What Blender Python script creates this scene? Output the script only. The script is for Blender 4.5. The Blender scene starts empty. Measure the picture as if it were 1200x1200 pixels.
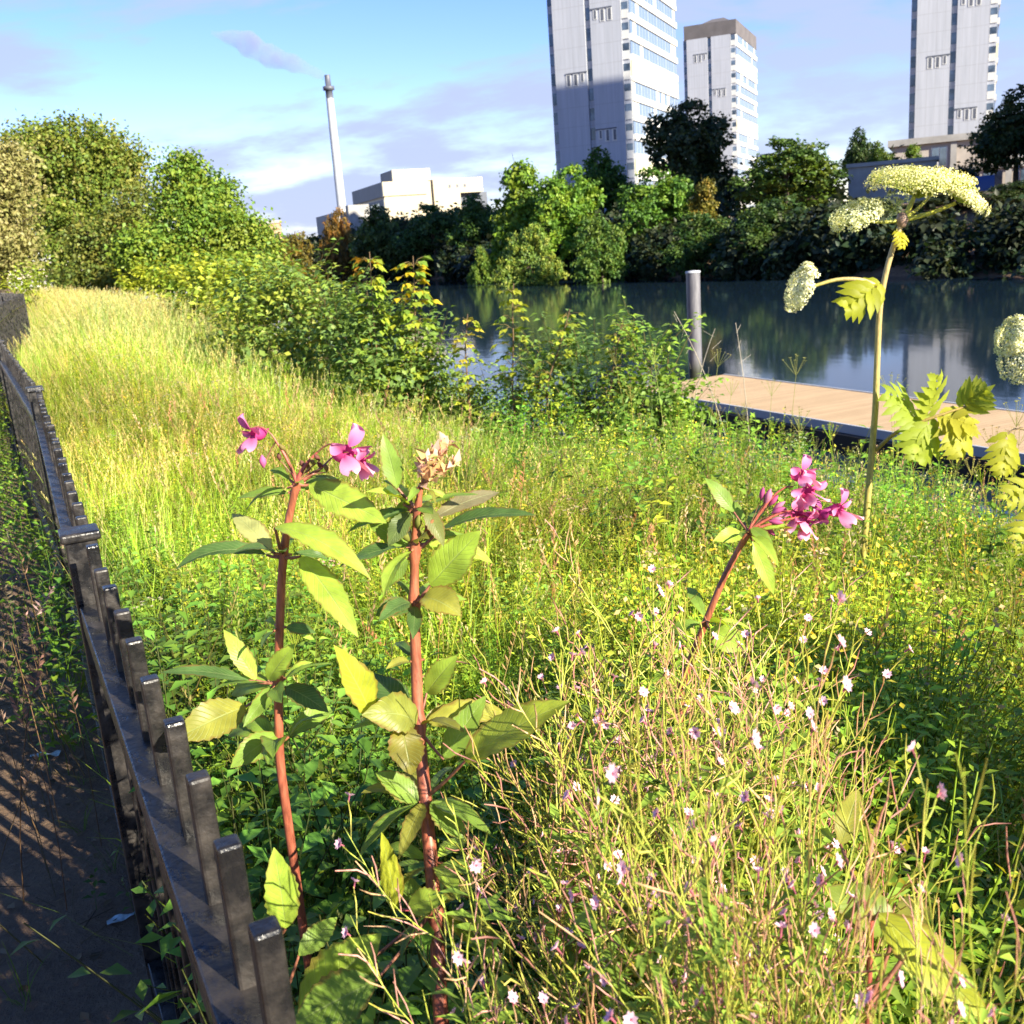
import bpy, math, random
import numpy as np
from mathutils import Vector, Matrix

R = math.radians
rng = np.random.default_rng(7)
random.seed(7)
scene = bpy.context.scene
col = scene.collection

# ------------------------------------------------------------------ camera
PITCH, ROLL = R(14.7), R(4.26)
EYE = np.array([0, 0, 1.6])
FWD = np.array([0, math.cos(PITCH), -math.sin(PITCH)])
UP0 = np.array([0, math.sin(PITCH), math.cos(PITCH)])
RT0 = np.array([1.0, 0, 0])
RT = math.cos(ROLL) * RT0 - math.sin(ROLL) * UP0
UP = math.sin(ROLL) * RT0 + math.cos(ROLL) * UP0
cd = bpy.data.cameras.new('camera')
cam = bpy.data.objects.new('camera', cd)
col.objects.link(cam)
m = Matrix.Identity(4)
for i in range(3):
    m[i][0], m[i][1], m[i][2], m[i][3] = RT[i], UP[i], -FWD[i], EYE[i]
cam.matrix_world = m
cd.sensor_width = 36
cd.lens = 36
cd.clip_start = 0.05
cd.clip_end = 6000
cd.dof.use_dof = True
cd.dof.focus_distance = 1.75
cd.dof.aperture_fstop = 14
scene.camera = cam

# ------------------------------------------------------------------ sky + sun
SUN_AZ, SUN_EL = 134, 27
w = bpy.data.worlds.new('World')
scene.world = w
w.use_nodes = True
nt = w.node_tree
for n in list(nt.nodes):
    nt.nodes.remove(n)


def N(nt, typ, **kw):
    n = nt.nodes.new(typ)
    for k, v in kw.items():
        setattr(n, k, v)
    return n


def setin(n, **kw):
    for k, v in kw.items():
        n.inputs[k].default_value = v


sky = N(nt, 'ShaderNodeTexSky', sky_type='NISHITA', sun_disc=False)
sky.sun_elevation = R(SUN_EL)
sky.sun_rotation = R(SUN_AZ)
sky.air_density = 1.0
sky.dust_density = 0.0
sky.ozone_density = 2.0
tc = N(nt, 'ShaderNodeTexCoord')
sep = N(nt, 'ShaderNodeSeparateXYZ')
nt.links.new(tc.outputs['Generated'], sep.inputs[0])


def MATH(nt, op, a, b=None, c=None, clamp=False):
    n = nt.nodes.new('ShaderNodeMath')
    n.operation = op
    n.use_clamp = clamp
    for i, v in enumerate((a, b, c)):
        if v is None:
            continue
        if isinstance(v, (int, float)):
            n.inputs[i].default_value = v
        else:
            nt.links.new(v, n.inputs[i])
    return n.outputs[0]


X, Y, Z = sep.outputs
# azimuth-like and elevation-like coordinates of the sky direction
az = MATH(nt, 'ARCTAN2', X, Y)
el = MATH(nt, 'ARCSINE', Z)


def bank(c_az, c_el, slope, wid_az, wid_el, seed, amp):
    """One long bank of cloud: soft ellipse in azimuth / elevation broken by noise."""
    da = MATH(nt, 'SUBTRACT', az, c_az)
    de = MATH(nt, 'SUBTRACT', MATH(nt, 'SUBTRACT', el, c_el), MATH(nt, 'MULTIPLY', da, slope))
    q = MATH(nt, 'ADD', MATH(nt, 'POWER', MATH(nt, 'DIVIDE', da, wid_az), 2.0),
             MATH(nt, 'POWER', MATH(nt, 'DIVIDE', de, wid_el), 2.0))
    cmb = N(nt, 'ShaderNodeCombineXYZ')
    nt.links.new(MATH(nt, 'MULTIPLY', az, 9.0), cmb.inputs[0])
    nt.links.new(MATH(nt, 'MULTIPLY', de, 34.0), cmb.inputs[1])
    cmb.inputs[2].default_value = seed
    nz = N(nt, 'ShaderNodeTexNoise')
    setin(nz, Scale=1.0, Detail=5.0, Roughness=0.55)
    nt.links.new(cmb.outputs[0], nz.inputs['Vector'])
    e = MATH(nt, 'SUBTRACT', MATH(nt, 'ADD', MATH(nt, 'MULTIPLY', nz.outputs['Fac'], 4.2), -1.1), q)
    return MATH(nt, 'MULTIPLY', MATH(nt, 'SMOOTH_MIN', MATH(nt, 'MAXIMUM', e, 0.0), 1.0, 0.3), amp)


banks = [bank(0.02, 0.125, 0.07, 0.30, 0.034, 1.0, 1.0), bank(-0.10, 0.055, 0.02, 0.40, 0.055, 4.2, 1.0),
         bank(-0.27, 0.245, 0.1, 0.26, 0.05, 7.7, 0.9), bank(-0.46, 0.165, 0.02, 0.13, 0.034, 2.9, 0.9),
         bank(0.30, 0.20, -0.1, 0.26, 0.13, 11.0, 0.9), bank(0.42, 0.10, 0.0, 0.30, 0.07, 13.0, 0.9),
         bank(0.0, 0.5, 0.1, 0.9, 0.12, 17.0, 0.5)]
tot = banks[0]
for b in banks[1:]:
    tot = MATH(nt, 'MAXIMUM', tot, b)
hs = N(nt, 'ShaderNodeHueSaturation')
setin(hs, Saturation=1.22, Value=1.0, Hue=0.505)
nt.links.new(sky.outputs[0], hs.inputs['Color'])
cl = N(nt, 'ShaderNodeMixRGB', blend_type='MIX')
nt.links.new(MATH(nt, 'MULTIPLY', tot, 0.95, clamp=True), cl.inputs[0])
tn = N(nt, 'ShaderNodeMixRGB', blend_type='MULTIPLY')
tn.inputs[0].default_value = 1
tn.inputs[2].default_value = (0.92, 0.88, 1.14, 1)
nt.links.new(hs.outputs[0], tn.inputs[1])
nt.links.new(tn.outputs[0], cl.inputs[1])
cl.inputs[2].default_value = (2.75, 3.2, 4.7, 1)
bg = N(nt, 'ShaderNodeBackground')
bg.inputs['Strength'].default_value = 0.07
nt.links.new(cl.outputs[0], bg.inputs['Color'])
wo = N(nt, 'ShaderNodeOutputWorld')
nt.links.new(bg.outputs[0], wo.inputs[0])

sd = bpy.data.lights.new('sun', 'SUN')
sd.energy = 5.0
sd.angle = R(0.5)
sd.color = (1.0, 0.91, 0.72)
sun = bpy.data.objects.new('sun', sd)
col.objects.link(sun)
SUN = Vector((math.sin(R(SUN_AZ)) * math.cos(R(SUN_EL)), math.cos(R(SUN_AZ)) * math.cos(R(SUN_EL)), math.sin(R(SUN_EL))))
sun.rotation_euler = SUN.to_track_quat('Z', 'Y').to_euler()
scene.view_settings.view_transform = 'Standard'
scene.view_settings.look = 'None'
scene.view_settings.exposure = 1.6
scene.view_settings.gamma = 1
cy = scene.cycles
cy.max_bounces = 5
cy.diffuse_bounces = 2
cy.glossy_bounces = 3
cy.transmission_bounces = 3
cy.transparent_max_bounces = 4
cy.volume_bounces = 0
cy.caustics_reflective = False
cy.caustics_refractive = False
cy.sample_clamp_indirect = 6
cy.use_denoising = True


# ------------------------------------------------------------------ helpers
def ray(x, y):
    return (x - 600) / 1200 * RT - (y - 600) / 1200 * UP + FWD


def atY(x, y, depth):
    """The point at the given distance ahead that the photograph shows at pixel x, y."""
    d = ray(x, y)
    return EYE + d * (depth / d[1])


def atZ(x, y, z):
    d = ray(x, y)
    return EYE + d * ((z - EYE[2]) / d[2])


CA, SA = math.cos(R(25.5)), math.sin(R(25.5))


def st(x, y):
    """s: metres from the railing towards the river, t: metres along it."""
    return x * CA + y * SA - 0.079, -x * SA + y * CA


def xy(s, t):
    s = s + 0.079
    return s * CA - t * SA, s * SA + t * CA


def sstep(a, b, v):
    u = np.clip((v - a) / (b - a), 0, 1)
    return u * u * (3 - 2 * u)


def ground(x, y):
    x = np.asarray(x, float)
    y = np.asarray(y, float)
    s, t = st(x, y)
    z = -0.45 * sstep(0.3, 4.2, s) - 3.0 * sstep(3.9, 8.2, s) - 1.6 * sstep(8, 14, s)
    z = z + 3.0 * sstep(56, 63, s) + 4.6 * sstep(62.5, 82, s) + 1.0 * sstep(82, 130, s)
    z = z + 0.28 * sstep(6, 16, t) * (1 - sstep(3, 6, s))
    z = z + 0.025 * (np.sin(x * 2.1 + 1) * np.sin(y * 1.7) + 0.5 * np.sin(x * 5.3) * np.sin(y * 4.1 + 2)) * (1 - sstep(20, 60, np.hypot(x, y)))
    return z


def np_mesh(name, V, F, C=None, UV=None, smooth=True):
    me = bpy.data.meshes.new(name)
    V = np.asarray(V, np.float32)
    F = np.asarray(F, np.int32)
    k = F.shape[1]
    me.vertices.add(len(V))
    me.vertices.foreach_set('co', V.ravel())
    me.loops.add(F.size)
    me.loops.foreach_set('vertex_index', F.ravel())
    me.polygons.add(len(F))
    me.polygons.foreach_set('loop_start', np.arange(0, F.size, k, dtype=np.int32))
    me.polygons.foreach_set('use_smooth', np.full(len(F), smooth))
    if C is not None:
        a = me.attributes.new('col', 'FLOAT_COLOR', 'POINT')
        cc = np.ones((len(V), 4), np.float32)
        cc[:, :3] = C
        a.data.foreach_set('color', cc.ravel())
    if UV is not None:
        l = me.uv_layers.new(name='uv')
        l.data.foreach_set('uv', np.asarray(UV, np.float32)[F.ravel()].ravel())
    me.update(calc_edges=True)
    me.validate()
    return me


class Geo:
    """Collects quads with a colour per vertex."""

    def __init__(self):
        self.V, self.F, self.C, self.n = [], [], [], 0

    def add(self, V, F, C):
        V = np.asarray(V, float)
        C = np.asarray(C, float)
        if C.ndim == 1:
            C = np.tile(C, (len(V), 1))
        self.V.append(V)
        self.F.append(np.asarray(F, int) + self.n)
        self.C.append(C)
        self.n += len(V)

    def arrays(self):
        return np.concatenate(self.V), np.concatenate(self.F), np.concatenate(self.C)

    def tube(self, pts, rads, C, sides=4, cap=True):
        pts = np.asarray(pts, float)
        n = len(pts)
        rads = np.broadcast_to(np.asarray(rads, float), (n,))
        tan = np.gradient(pts, axis=0)
        tan /= np.linalg.norm(tan, axis=1)[:, None] + 1e-12
        ref = np.array([1, 0, 0.]) if abs(tan[0][0]) < 0.8 else np.array([0, 1, 0.])
        V = []
        for i in range(n):
            u = np.cross(tan[i], ref)
            u /= np.linalg.norm(u) + 1e-12
            v = np.cross(tan[i], u)
            a = np.arange(sides) * 2 * math.pi / sides
            V.append(pts[i] + rads[i] * (np.cos(a)[:, None] * u + np.sin(a)[:, None] * v))
        F = [[i * sides + j, i * sides + (j + 1) % sides, (i + 1) * sides + (j + 1) % sides, (i + 1) * sides + j]
             for i in range(n - 1) for j in range(sides)]
        if cap and sides == 4:
            F += [[0, 1, 2, 3], [(n - 1) * 4 + j for j in (3, 2, 1, 0)]]
        V = np.concatenate(V)
        C = np.asarray(C, float)
        if C.ndim == 2:
            C = np.repeat(C, sides, axis=0)
        self.add(V, F, C)
        if cap and sides != 4:
            for e in (0, n - 1):
                ring = V[e * sides:(e + 1) * sides]
                VV = np.vstack([ring, pts[e]])
                self.add(VV, [[j, (j + 1) % sides, sides, sides] if e == n - 1 else [(j + 1) % sides, j, sides, sides]
                              for j in range(0)] or [[0, 1, 2, sides]], C[e * sides] if C.ndim == 2 else C) if False else None

    def kite(self, base, d, nrm, L, W, C, fold=0.15, droop=0.0):
        """A small pointed leaf of two quads folded along its rib."""
        d = np.asarray(d, float)
        d = d / (np.linalg.norm(d) + 1e-9)
        s = np.cross(d, nrm)
        s /= np.linalg.norm(s) + 1e-9
        n2 = np.cross(s, d)
        b = np.asarray(base, float)
        mid = b + d * L * 0.45
        V = [b, mid + s * W / 2 + n2 * fold * W, b + d * L - n2 * droop * L, mid - s * W / 2 + n2 * fold * W, mid]
        self.add(V, [[0, 1, 2, 4], [0, 4, 2, 3]], C)

    def box(self, lo, hi, C=(1, 1, 1)):
        x0, y0, z0 = lo
        x1, y1, z1 = hi
        V = [(x0, y0, z0), (x1, y0, z0), (x1, y1, z0), (x0, y1, z0), (x0, y0, z1), (x1, y0, z1), (x1, y1, z1), (x0, y1, z1)]
        F = [[0, 3, 2, 1], [4, 5, 6, 7], [0, 1, 5, 4], [1, 2, 6, 5], [2, 3, 7, 6], [3, 0, 4, 7]]
        self.add(V, F, C)

    def mesh(self, name, smooth=True):
        return np_mesh(name, *self.arrays(), smooth=smooth)


def inst(geo, tmpl, M, T, tint):
    """Copies of one template (V, F, C) under many transforms, into geo."""
    V, F, C = tmpl
    k, n = len(T), len(V)
    if k == 0:
        return
    VV = np.einsum('kij,nj->kni', M, V) + np.asarray(T)[:, None, :]
    FF = F[None] + (np.arange(k) * n)[:, None, None]
    CC = C[None] * np.asarray(tint)[:, None, :]
    geo.add(VV.reshape(-1, 3), FF.reshape(-1, F.shape[1]), CC.reshape(-1, 3))


def rotz_lean(k, scale, lean):
    """k random spins about z with a random lean, scaled."""
    a = rng.uniform(0, 2 * math.pi, k)
    b = rng.normal(0, 1, k) * lean
    c = rng.uniform(0, 2 * math.pi, k)
    ca, sa = np.cos(a), np.sin(a)
    Rz = np.zeros((k, 3, 3))
    Rz[:, 0, 0], Rz[:, 0, 1], Rz[:, 1, 0], Rz[:, 1, 1], Rz[:, 2, 2] = ca, -sa, sa, ca, 1
    ax = np.stack([np.cos(c), np.sin(c), np.zeros(k)], 1)
    K = np.zeros((k, 3, 3))
    K[:, 0, 2], K[:, 1, 2], K[:, 2, 0], K[:, 2, 1] = ax[:, 1], -ax[:, 0], -ax[:, 1], ax[:, 0]
    Rl = np.eye(3)[None] + np.sin(b)[:, None, None] * K + (1 - np.cos(b))[:, None, None] * (K @ K)
    return (Rl @ Rz) * np.asarray(scale).reshape(-1, 1, 1)


def link(name, me, mat, parent=None, loc=None):
    o = bpy.data.objects.new(name, me)
    col.objects.link(o)
    if mat is not None:
        me.materials.append(mat)
    if parent is not None:
        o.parent = parent
    if loc is not None:
        o.location = loc
    return o


def tag(o, label=None, cat=None, group=None, kind=None):
    if label:
        o['label'] = label
    if cat:
        o['category'] = cat
    if group:
        o['group'] = group
    if kind:
        o['kind'] = kind
    return o


def empty(name, loc, rz=0.0):
    o = bpy.data.objects.new(name, None)
    col.objects.link(o)
    o.location = loc
    o.rotation_euler = (0, 0, rz)
    o.empty_display_size = 0.1
    return o


KIDS = {}


def kid(o, parent):
    KIDS.setdefault(parent.name, []).append(o)
    o.parent = parent
    return o


def part(name, me, mat, parent, color=None):
    o = link(name, me, mat)
    kid(o, parent)
    if color:
        o.color = (*color, 1)
    return o


def copy_tree(o, parent=None):
    c = o.copy()
    col.objects.link(c)
    if parent is not None:
        kid(c, parent)
    for ch in KIDS.get(o.name, []):
        copy_tree(ch, c)
    return c


def bez(a, b, c, n):
    u = np.linspace(0, 1, n)[:, None]
    a, b, c = (np.asarray(v, float) for v in (a, b, c))
    return (1 - u) ** 2 * a + 2 * u * (1 - u) * b + u * u * c


def smooth_path(pts, n):
    pts = np.asarray(pts, float)
    t = np.r_[0, np.cumsum(np.linalg.norm(np.diff(pts, axis=0), axis=1))]
    tt = np.linspace(0, t[-1], n)
    out = np.stack([np.interp(tt, t, pts[:, i]) for i in range(3)], 1)
    for _ in range(2):
        out[1:-1] = 0.25 * out[:-2] + 0.5 * out[1:-1] + 0.25 * out[2:]
    return out


# ------------------------------------------------------------------ materials
def new_mat(name):
    mt = bpy.data.materials.new(name)
    mt.use_nodes = True
    t = mt.node_tree
    for n in list(t.nodes):
        t.nodes.remove(n)
    out = N(t, 'ShaderNodeOutputMaterial')
    return mt, t, out


def plain(name, c, rough=0.6, metal=0.0, spec=0.5, noise=0.12, scale=6.0, bump=0.0, c2=None):
    """Principled surface whose colour and roughness wander with a noise."""
    mt, t, out = new_mat(name)
    p = N(t, 'ShaderNodeBsdfPrincipled')
    setin(p, Roughness=rough, Metallic=metal)
    p.inputs['Specular IOR Level'].default_value = spec
    geo = N(t, 'ShaderNodeTexCoord')
    nz = N(t, 'ShaderNodeTexNoise')
    setin(nz, Scale=scale, Detail=6.0, Roughness=0.6)
    t.links.new(geo.outputs['Object'], nz.inputs['Vector'])
    mx = N(t, 'ShaderNodeMixRGB')
    c2 = c2 or tuple(v * (1 - noise * 2.5) for v in c)
    mx.inputs[1].default_value = (*c2, 1)
    mx.inputs[2].default_value = (*[min(1, v * (1 + noise)) for v in c], 1)
    rp = N(t, 'ShaderNodeMapRange')
    setin(rp, **{'From Min': 0.35, 'From Max': 0.65})
    t.links.new(nz.outputs['Fac'], rp.inputs['Value'])
    t.links.new(rp.outputs[0], mx.inputs[0])
    t.links.new(mx.outputs[0], p.inputs['Base Color'])
    if bump:
        bp = N(t, 'ShaderNodeBump')
        setin(bp, Strength=bump, Distance=0.01)
        t.links.new(nz.outputs['Fac'], bp.inputs['Height'])
        t.links.new(bp.outputs[0], p.inputs['Normal'])
    t.links.new(p.outputs[0], out.inputs[0])
    return mt


def foliage(name, trans=0.35, rough=0.5, spec=0.3, tcol=(1.25, 1.15, 0.45), mottle=False):
    """Leaves: colour per vertex times the object's own tint, light shining through."""
    mt, t, out = new_mat(name)
    at = N(t, 'ShaderNodeAttribute', attribute_name='col')
    oi = N(t, 'ShaderNodeObjectInfo')
    mx = N(t, 'ShaderNodeMixRGB', blend_type='MULTIPLY')
    mx.inputs[0].default_value = 1
    t.links.new(at.outputs['Color'], mx.inputs[1])
    t.links.new(oi.outputs['Color'], mx.inputs[2])
    if mottle:      # streaks and blotches along stems
        tcn = N(t, 'ShaderNodeTexCoord')
        mp = N(t, 'ShaderNodeMapping')
        mp.inputs['Scale'].default_value = (260, 260, 38)
        t.links.new(tcn.outputs['Object'], mp.inputs['Vector'])
        nz = N(t, 'ShaderNodeTexNoise')
        setin(nz, Scale=1.0, Detail=4.0, Roughness=0.6)
        t.links.new(mp.outputs[0], nz.inputs['Vector'])
        mr = N(t, 'ShaderNodeMapRange')
        setin(mr, **{'From Min': 0.3, 'From Max': 0.7, 'To Min': 0.55, 'To Max': 1.3})
        t.links.new(nz.outputs['Fac'], mr.inputs['Value'])
        mm = N(t, 'ShaderNodeMixRGB', blend_type='MULTIPLY')
        mm.inputs[0].default_value = 1
        t.links.new(mx.outputs[0], mm.inputs[1])
        t.links.new(mr.outputs[0], mm.inputs[2])
        mx = mm
    p = N(t, 'ShaderNodeBsdfPrincipled')
    setin(p, Roughness=rough)
    p.inputs['Specular IOR Level'].default_value = spec
    t.links.new(mx.outputs[0], p.inputs['Base Color'])
    tr = N(t, 'ShaderNodeBsdfTranslucent')
    m2 = N(t, 'ShaderNodeMixRGB', blend_type='MULTIPLY')
    m2.inputs[0].default_value = 1
    m2.inputs[2].default_value = (*tcol, 1)
    t.links.new(mx.outputs[0], m2.inputs[1])
    t.links.new(m2.outputs[0], tr.inputs['Color'])
    ms = N(t, 'ShaderNodeMixShader')
    ms.inputs[0].default_value = trans
    t.links.new(p.outputs[0], ms.inputs[1])
    t.links.new(tr.outputs[0], ms.inputs[2])
    t.links.new(ms.outputs[0], out.inputs[0])
    return mt


def veined(name, trans=0.45, vein=1.5):
    """Large leaf blades: midrib and side veins from the blade's own coordinates."""
    mt, t, out = new_mat(name)
    oi = N(t, 'ShaderNodeObjectInfo')
    uv = N(t, 'ShaderNodeUVMap', uv_map='uv')
    sp = N(t, 'ShaderNodeSeparateXYZ')
    t.links.new(uv.outputs[0], sp.inputs[0])
    u, v = sp.outputs[0], sp.outputs[1]
    av = MATH(t, 'ABSOLUTE', v)
    ph = MATH(t, 'MULTIPLY', MATH(t, 'SUBTRACT', u, MATH(t, 'MULTIPLY', av, 0.22)), 13.0)
    tri = MATH(t, 'ABSOLUTE', MATH(t, 'SUBTRACT', MATH(t, 'FRACT', ph), 0.5))
    side = MATH(t, 'SUBTRACT', 1.0, MATH(t, 'MULTIPLY', tri, 9.0), clamp=True)
    rib = MATH(t, 'SUBTRACT', 1.0, MATH(t, 'MULTIPLY', av, 16.0), clamp=True)
    vn = MATH(t, 'MAXIMUM', MATH(t, 'MULTIPLY', side, 0.6), rib)
    nz = N(t, 'ShaderNodeTexNoise')
    setin(nz, Scale=45.0, Detail=5.0)
    tcn = N(t, 'ShaderNodeTexCoord')
    t.links.new(tcn.outputs['Object'], nz.inputs['Vector'])
    mot = N(t, 'ShaderNodeMapRange')
    setin(mot, **{'From Min': 0.3, 'From Max': 0.7, 'To Min': 0.72, 'To Max': 1.2})
    t.links.new(nz.outputs['Fac'], mot.inputs['Value'])
    # brown, dry edge and tip in places
    edge = MATH(t, 'MULTIPLY', MATH(t, 'SUBTRACT', MATH(t, 'ADD', av, MATH(t, 'MULTIPLY', nz.outputs['Fac'], 0.9)), 1.28), 5.0, clamp=True)
    c1 = N(t, 'ShaderNodeMixRGB', blend_type='MULTIPLY')
    c1.inputs[0].default_value = 1
    t.links.new(oi.outputs['Color'], c1.inputs[1])
    t.links.new(mot.outputs[0], c1.inputs[2])
    c2 = N(t, 'ShaderNodeMixRGB')
    t.links.new(MATH(t, 'MULTIPLY', vn, 0.45), c2.inputs[0])
    t.links.new(c1.outputs[0], c2.inputs[1])
    c2.inputs[2].default_value = (0.46, 0.56, 0.22, 1)
    c3 = N(t, 'ShaderNodeMixRGB')
    t.links.new(MATH(t, 'MULTIPLY', edge, 0.75), c3.inputs[0])
    t.links.new(c2.outputs[0], c3.inputs[1])
    c3.inputs[2].default_value = (0.22, 0.12, 0.035, 1)
    p = N(t, 'ShaderNodeBsdfPrincipled')
    setin(p, Roughness=0.42)
    p.inputs['Specular IOR Level'].default_value = 0.35
    bp = N(t, 'ShaderNodeBump')
    setin(bp, Strength=0.5, Distance=0.0015)
    bp.invert = True
    t.links.new(vn, bp.inputs['Height'])
    t.links.new(bp.outputs[0], p.inputs['Normal'])
    t.links.new(c3.outputs[0], p.inputs['Base Color'])
    tr = N(t, 'ShaderNodeBsdfTranslucent')
    m2 = N(t, 'ShaderNodeMixRGB', blend_type='MULTIPLY')
    m2.inputs[0].default_value = 1
    m2.inputs[2].default_value = (1.5, 1.3, 0.35, 1)
    t.links.new(c3.outputs[0], m2.inputs[1])
    t.links.new(m2.outputs[0], tr.inputs['Color'])
    ms = N(t, 'ShaderNodeMixShader')
    ms.inputs[0].default_value = trans
    t.links.new(p.outputs[0], ms.inputs[1])
    t.links.new(tr.outputs[0], ms.inputs[2])
    t.links.new(ms.outputs[0], out.inputs[0])
    return mt


M_FOL = foliage('meadow foliage', 0.38)
M_TREE = foliage('tree foliage', 0.3)
M_PETAL = foliage('petal', 0.35, 0.6, 0.2, (1.15, 0.85, 0.75))
M_STEM = foliage('stem', 0.0, 0.42, 0.4, mottle=True)
M_LEAF = veined('leaf blade')
M_BARK = plain('bark', (0.10, 0.075, 0.05), 0.9, noise=0.3, scale=8, bump=0.6)
M_WHITE = plain('white panel', (0.60, 0.60, 0.58), 0.5, noise=0.03, scale=0.3)
M_SLAB = plain('pale grey cladding', (0.50, 0.49, 0.52), 0.7, noise=0.04, scale=0.15)
M_CREAM = plain('cream render', (0.47, 0.41, 0.295), 0.7, noise=0.03, scale=0.2)
M_CPAN = plain('cream panel', (0.72, 0.66, 0.42), 0.5, noise=0.06, scale=0.4)
M_BROWN = plain('brown parapet', (0.115, 0.105, 0.11), 0.8, noise=0.08, scale=0.4)
M_DARKP = plain('dark panel', (0.10, 0.11, 0.14), 0.5, noise=0.1, scale=0.3)
M_SHADE = plain('shaded wall grey', (0.085, 0.10, 0.135), 0.6, noise=0.06, scale=0.2)  # blue-grey of walls turned from the sun, shade put into the colour
M_PINK = plain('pinkish brick', (0.42, 0.37, 0.33), 0.8, noise=0.06, scale=0.5)
M_GLASS = plain('window glass', (0.10, 0.14, 0.20), 0.12, spec=0.8, noise=0.3, scale=0.35)
M_CONC = plain('concrete', (0.33, 0.32, 0.31), 0.85, noise=0.08, scale=0.6)
M_STEEL = plain('chimney steel', (0.42, 0.44, 0.47), 0.45, noise=0.04, scale=0.3)
M_BLACK = plain('black fender', (0.012, 0.012, 0.013), 0.6, noise=0.2, scale=3)
M_DECK = plain('pontoon deck', (0.42, 0.30, 0.18), 0.85, noise=0.07, scale=3, bump=0.2)
M_PILE = plain('steel pile', (0.17, 0.17, 0.19), 0.5, metal=0.2, noise=0.15, scale=2.5)
M_TIMBER = plain('timber post', (0.36, 0.26, 0.18), 0.9, noise=0.15, scale=9, bump=0.4)
M_VAN = plain('blue paint', (0.03, 0.16, 0.55), 0.3, noise=0.03)
M_TYRE = plain('tyre', (0.02, 0.02, 0.02), 0.8)
M_LAMP = plain('lamp globe', (0.8, 0.8, 0.78), 0.3, noise=0.02)
M_SCRAP = plain('plastic scrap', (0.42, 0.52, 0.52), 0.3, noise=0.2, scale=60)


def mat_fence():
    """Black gloss paint, thick and lumpy, worn dull and dusty in places."""
    mt, t, out = new_mat('black railing paint')
    p = N(t, 'ShaderNodeBsdfPrincipled')
    tcn = N(t, 'ShaderNodeTexCoord')
    n1 = N(t, 'ShaderNodeTexNoise')
    setin(n1, Scale=26.0, Detail=6.0, Roughness=0.6)
    n2 = N(t, 'ShaderNodeTexNoise')
    setin(n2, Scale=140.0, Detail=4.0)
    for n in (n1, n2):
        t.links.new(tcn.outputs['Object'], n.inputs['Vector'])
    rmp = N(t, 'ShaderNodeValToRGB')
    rmp.color_ramp.elements[0].position = 0.42
    rmp.color_ramp.elements[0].color = (0.009, 0.009, 0.010, 1)
    rmp.color_ramp.elements[1].position = 0.72
    rmp.color_ramp.elements[1].color = (0.040, 0.033, 0.028, 1)
    e = rmp.color_ramp.elements.new(0.80)
    e.color = (0.13, 0.055, 0.025, 1)
    t.links.new(n1.outputs['Fac'], rmp.inputs[0])
    t.links.new(rmp.outputs[0], p.inputs['Base Color'])
    rr = N(t, 'ShaderNodeMapRange')
    setin(rr, **{'From Min': 0.35, 'From Max': 0.7, 'To Min': 0.18, 'To Max': 0.6})
    t.links.new(n1.outputs['Fac'], rr.inputs['Value'])
    t.links.new(rr.outputs[0], p.inputs['Roughness'])
    bp = N(t, 'ShaderNodeBump')
    setin(bp, Strength=0.8, Distance=0.003)
    t.links.new(MATH(t, 'ADD', n1.outputs['Fac'], MATH(t, 'MULTIPLY', n2.outputs['Fac'], 0.3)), bp.inputs['Height'])
    t.links.new(bp.outputs[0], p.inputs['Normal'])
    t.links.new(p.outputs[0], out.inputs[0])
    return mt


M_FENCE = mat_fence()


def mat_water():
    mt, t, out = new_mat('river water')
    p = N(t, 'ShaderNodeBsdfPrincipled')
    setin(p, Roughness=0.06, IOR=1.33)
    p.inputs['Base Color'].default_value = (0.010, 0.022, 0.036, 1)
    p.inputs['Specular IOR Level'].default_value = 0.85
    tcn = N(t, 'ShaderNodeTexCoord')
    mp = N(t, 'ShaderNodeMapping')
    mp.inputs['Rotation'].default_value = (0, 0, R(-25.5))
    mp.inputs['Scale'].default_value = (0.55, 0.28, 1)
    t.links.new(tcn.outputs['Object'], mp.inputs['Vector'])
    n1 = N(t, 'ShaderNodeTexNoise')
    setin(n1, Scale=2.2, Detail=4.0, Roughness=0.55, Distortion=0.4)
    n2 = N(t, 'ShaderNodeTexNoise')
    setin(n2, Scale=0.07, Detail=3.0)
    for n in (n1, n2):
        t.links.new(mp.outputs[0], n.inputs['Vector'])
    amp = N(t, 'ShaderNodeMapRange')
    setin(amp, **{'From Min': 0.42, 'From Max': 0.62, 'To Min': 0.12, 'To Max': 1.0})
    t.links.new(n2.outputs['Fac'], amp.inputs['Value'])
    bp = N(t, 'ShaderNodeBump')
    setin(bp, Strength=1.0, Distance=0.02)
    t.links.new(MATH(t, 'MULTIPLY', n1.outputs['Fac'], amp.outputs[0]), bp.inputs['Height'])
    t.links.new(bp.outputs[0], p.inputs['Normal'])
    t.links.new(p.outputs[0], out.inputs[0])
    return mt


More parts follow.
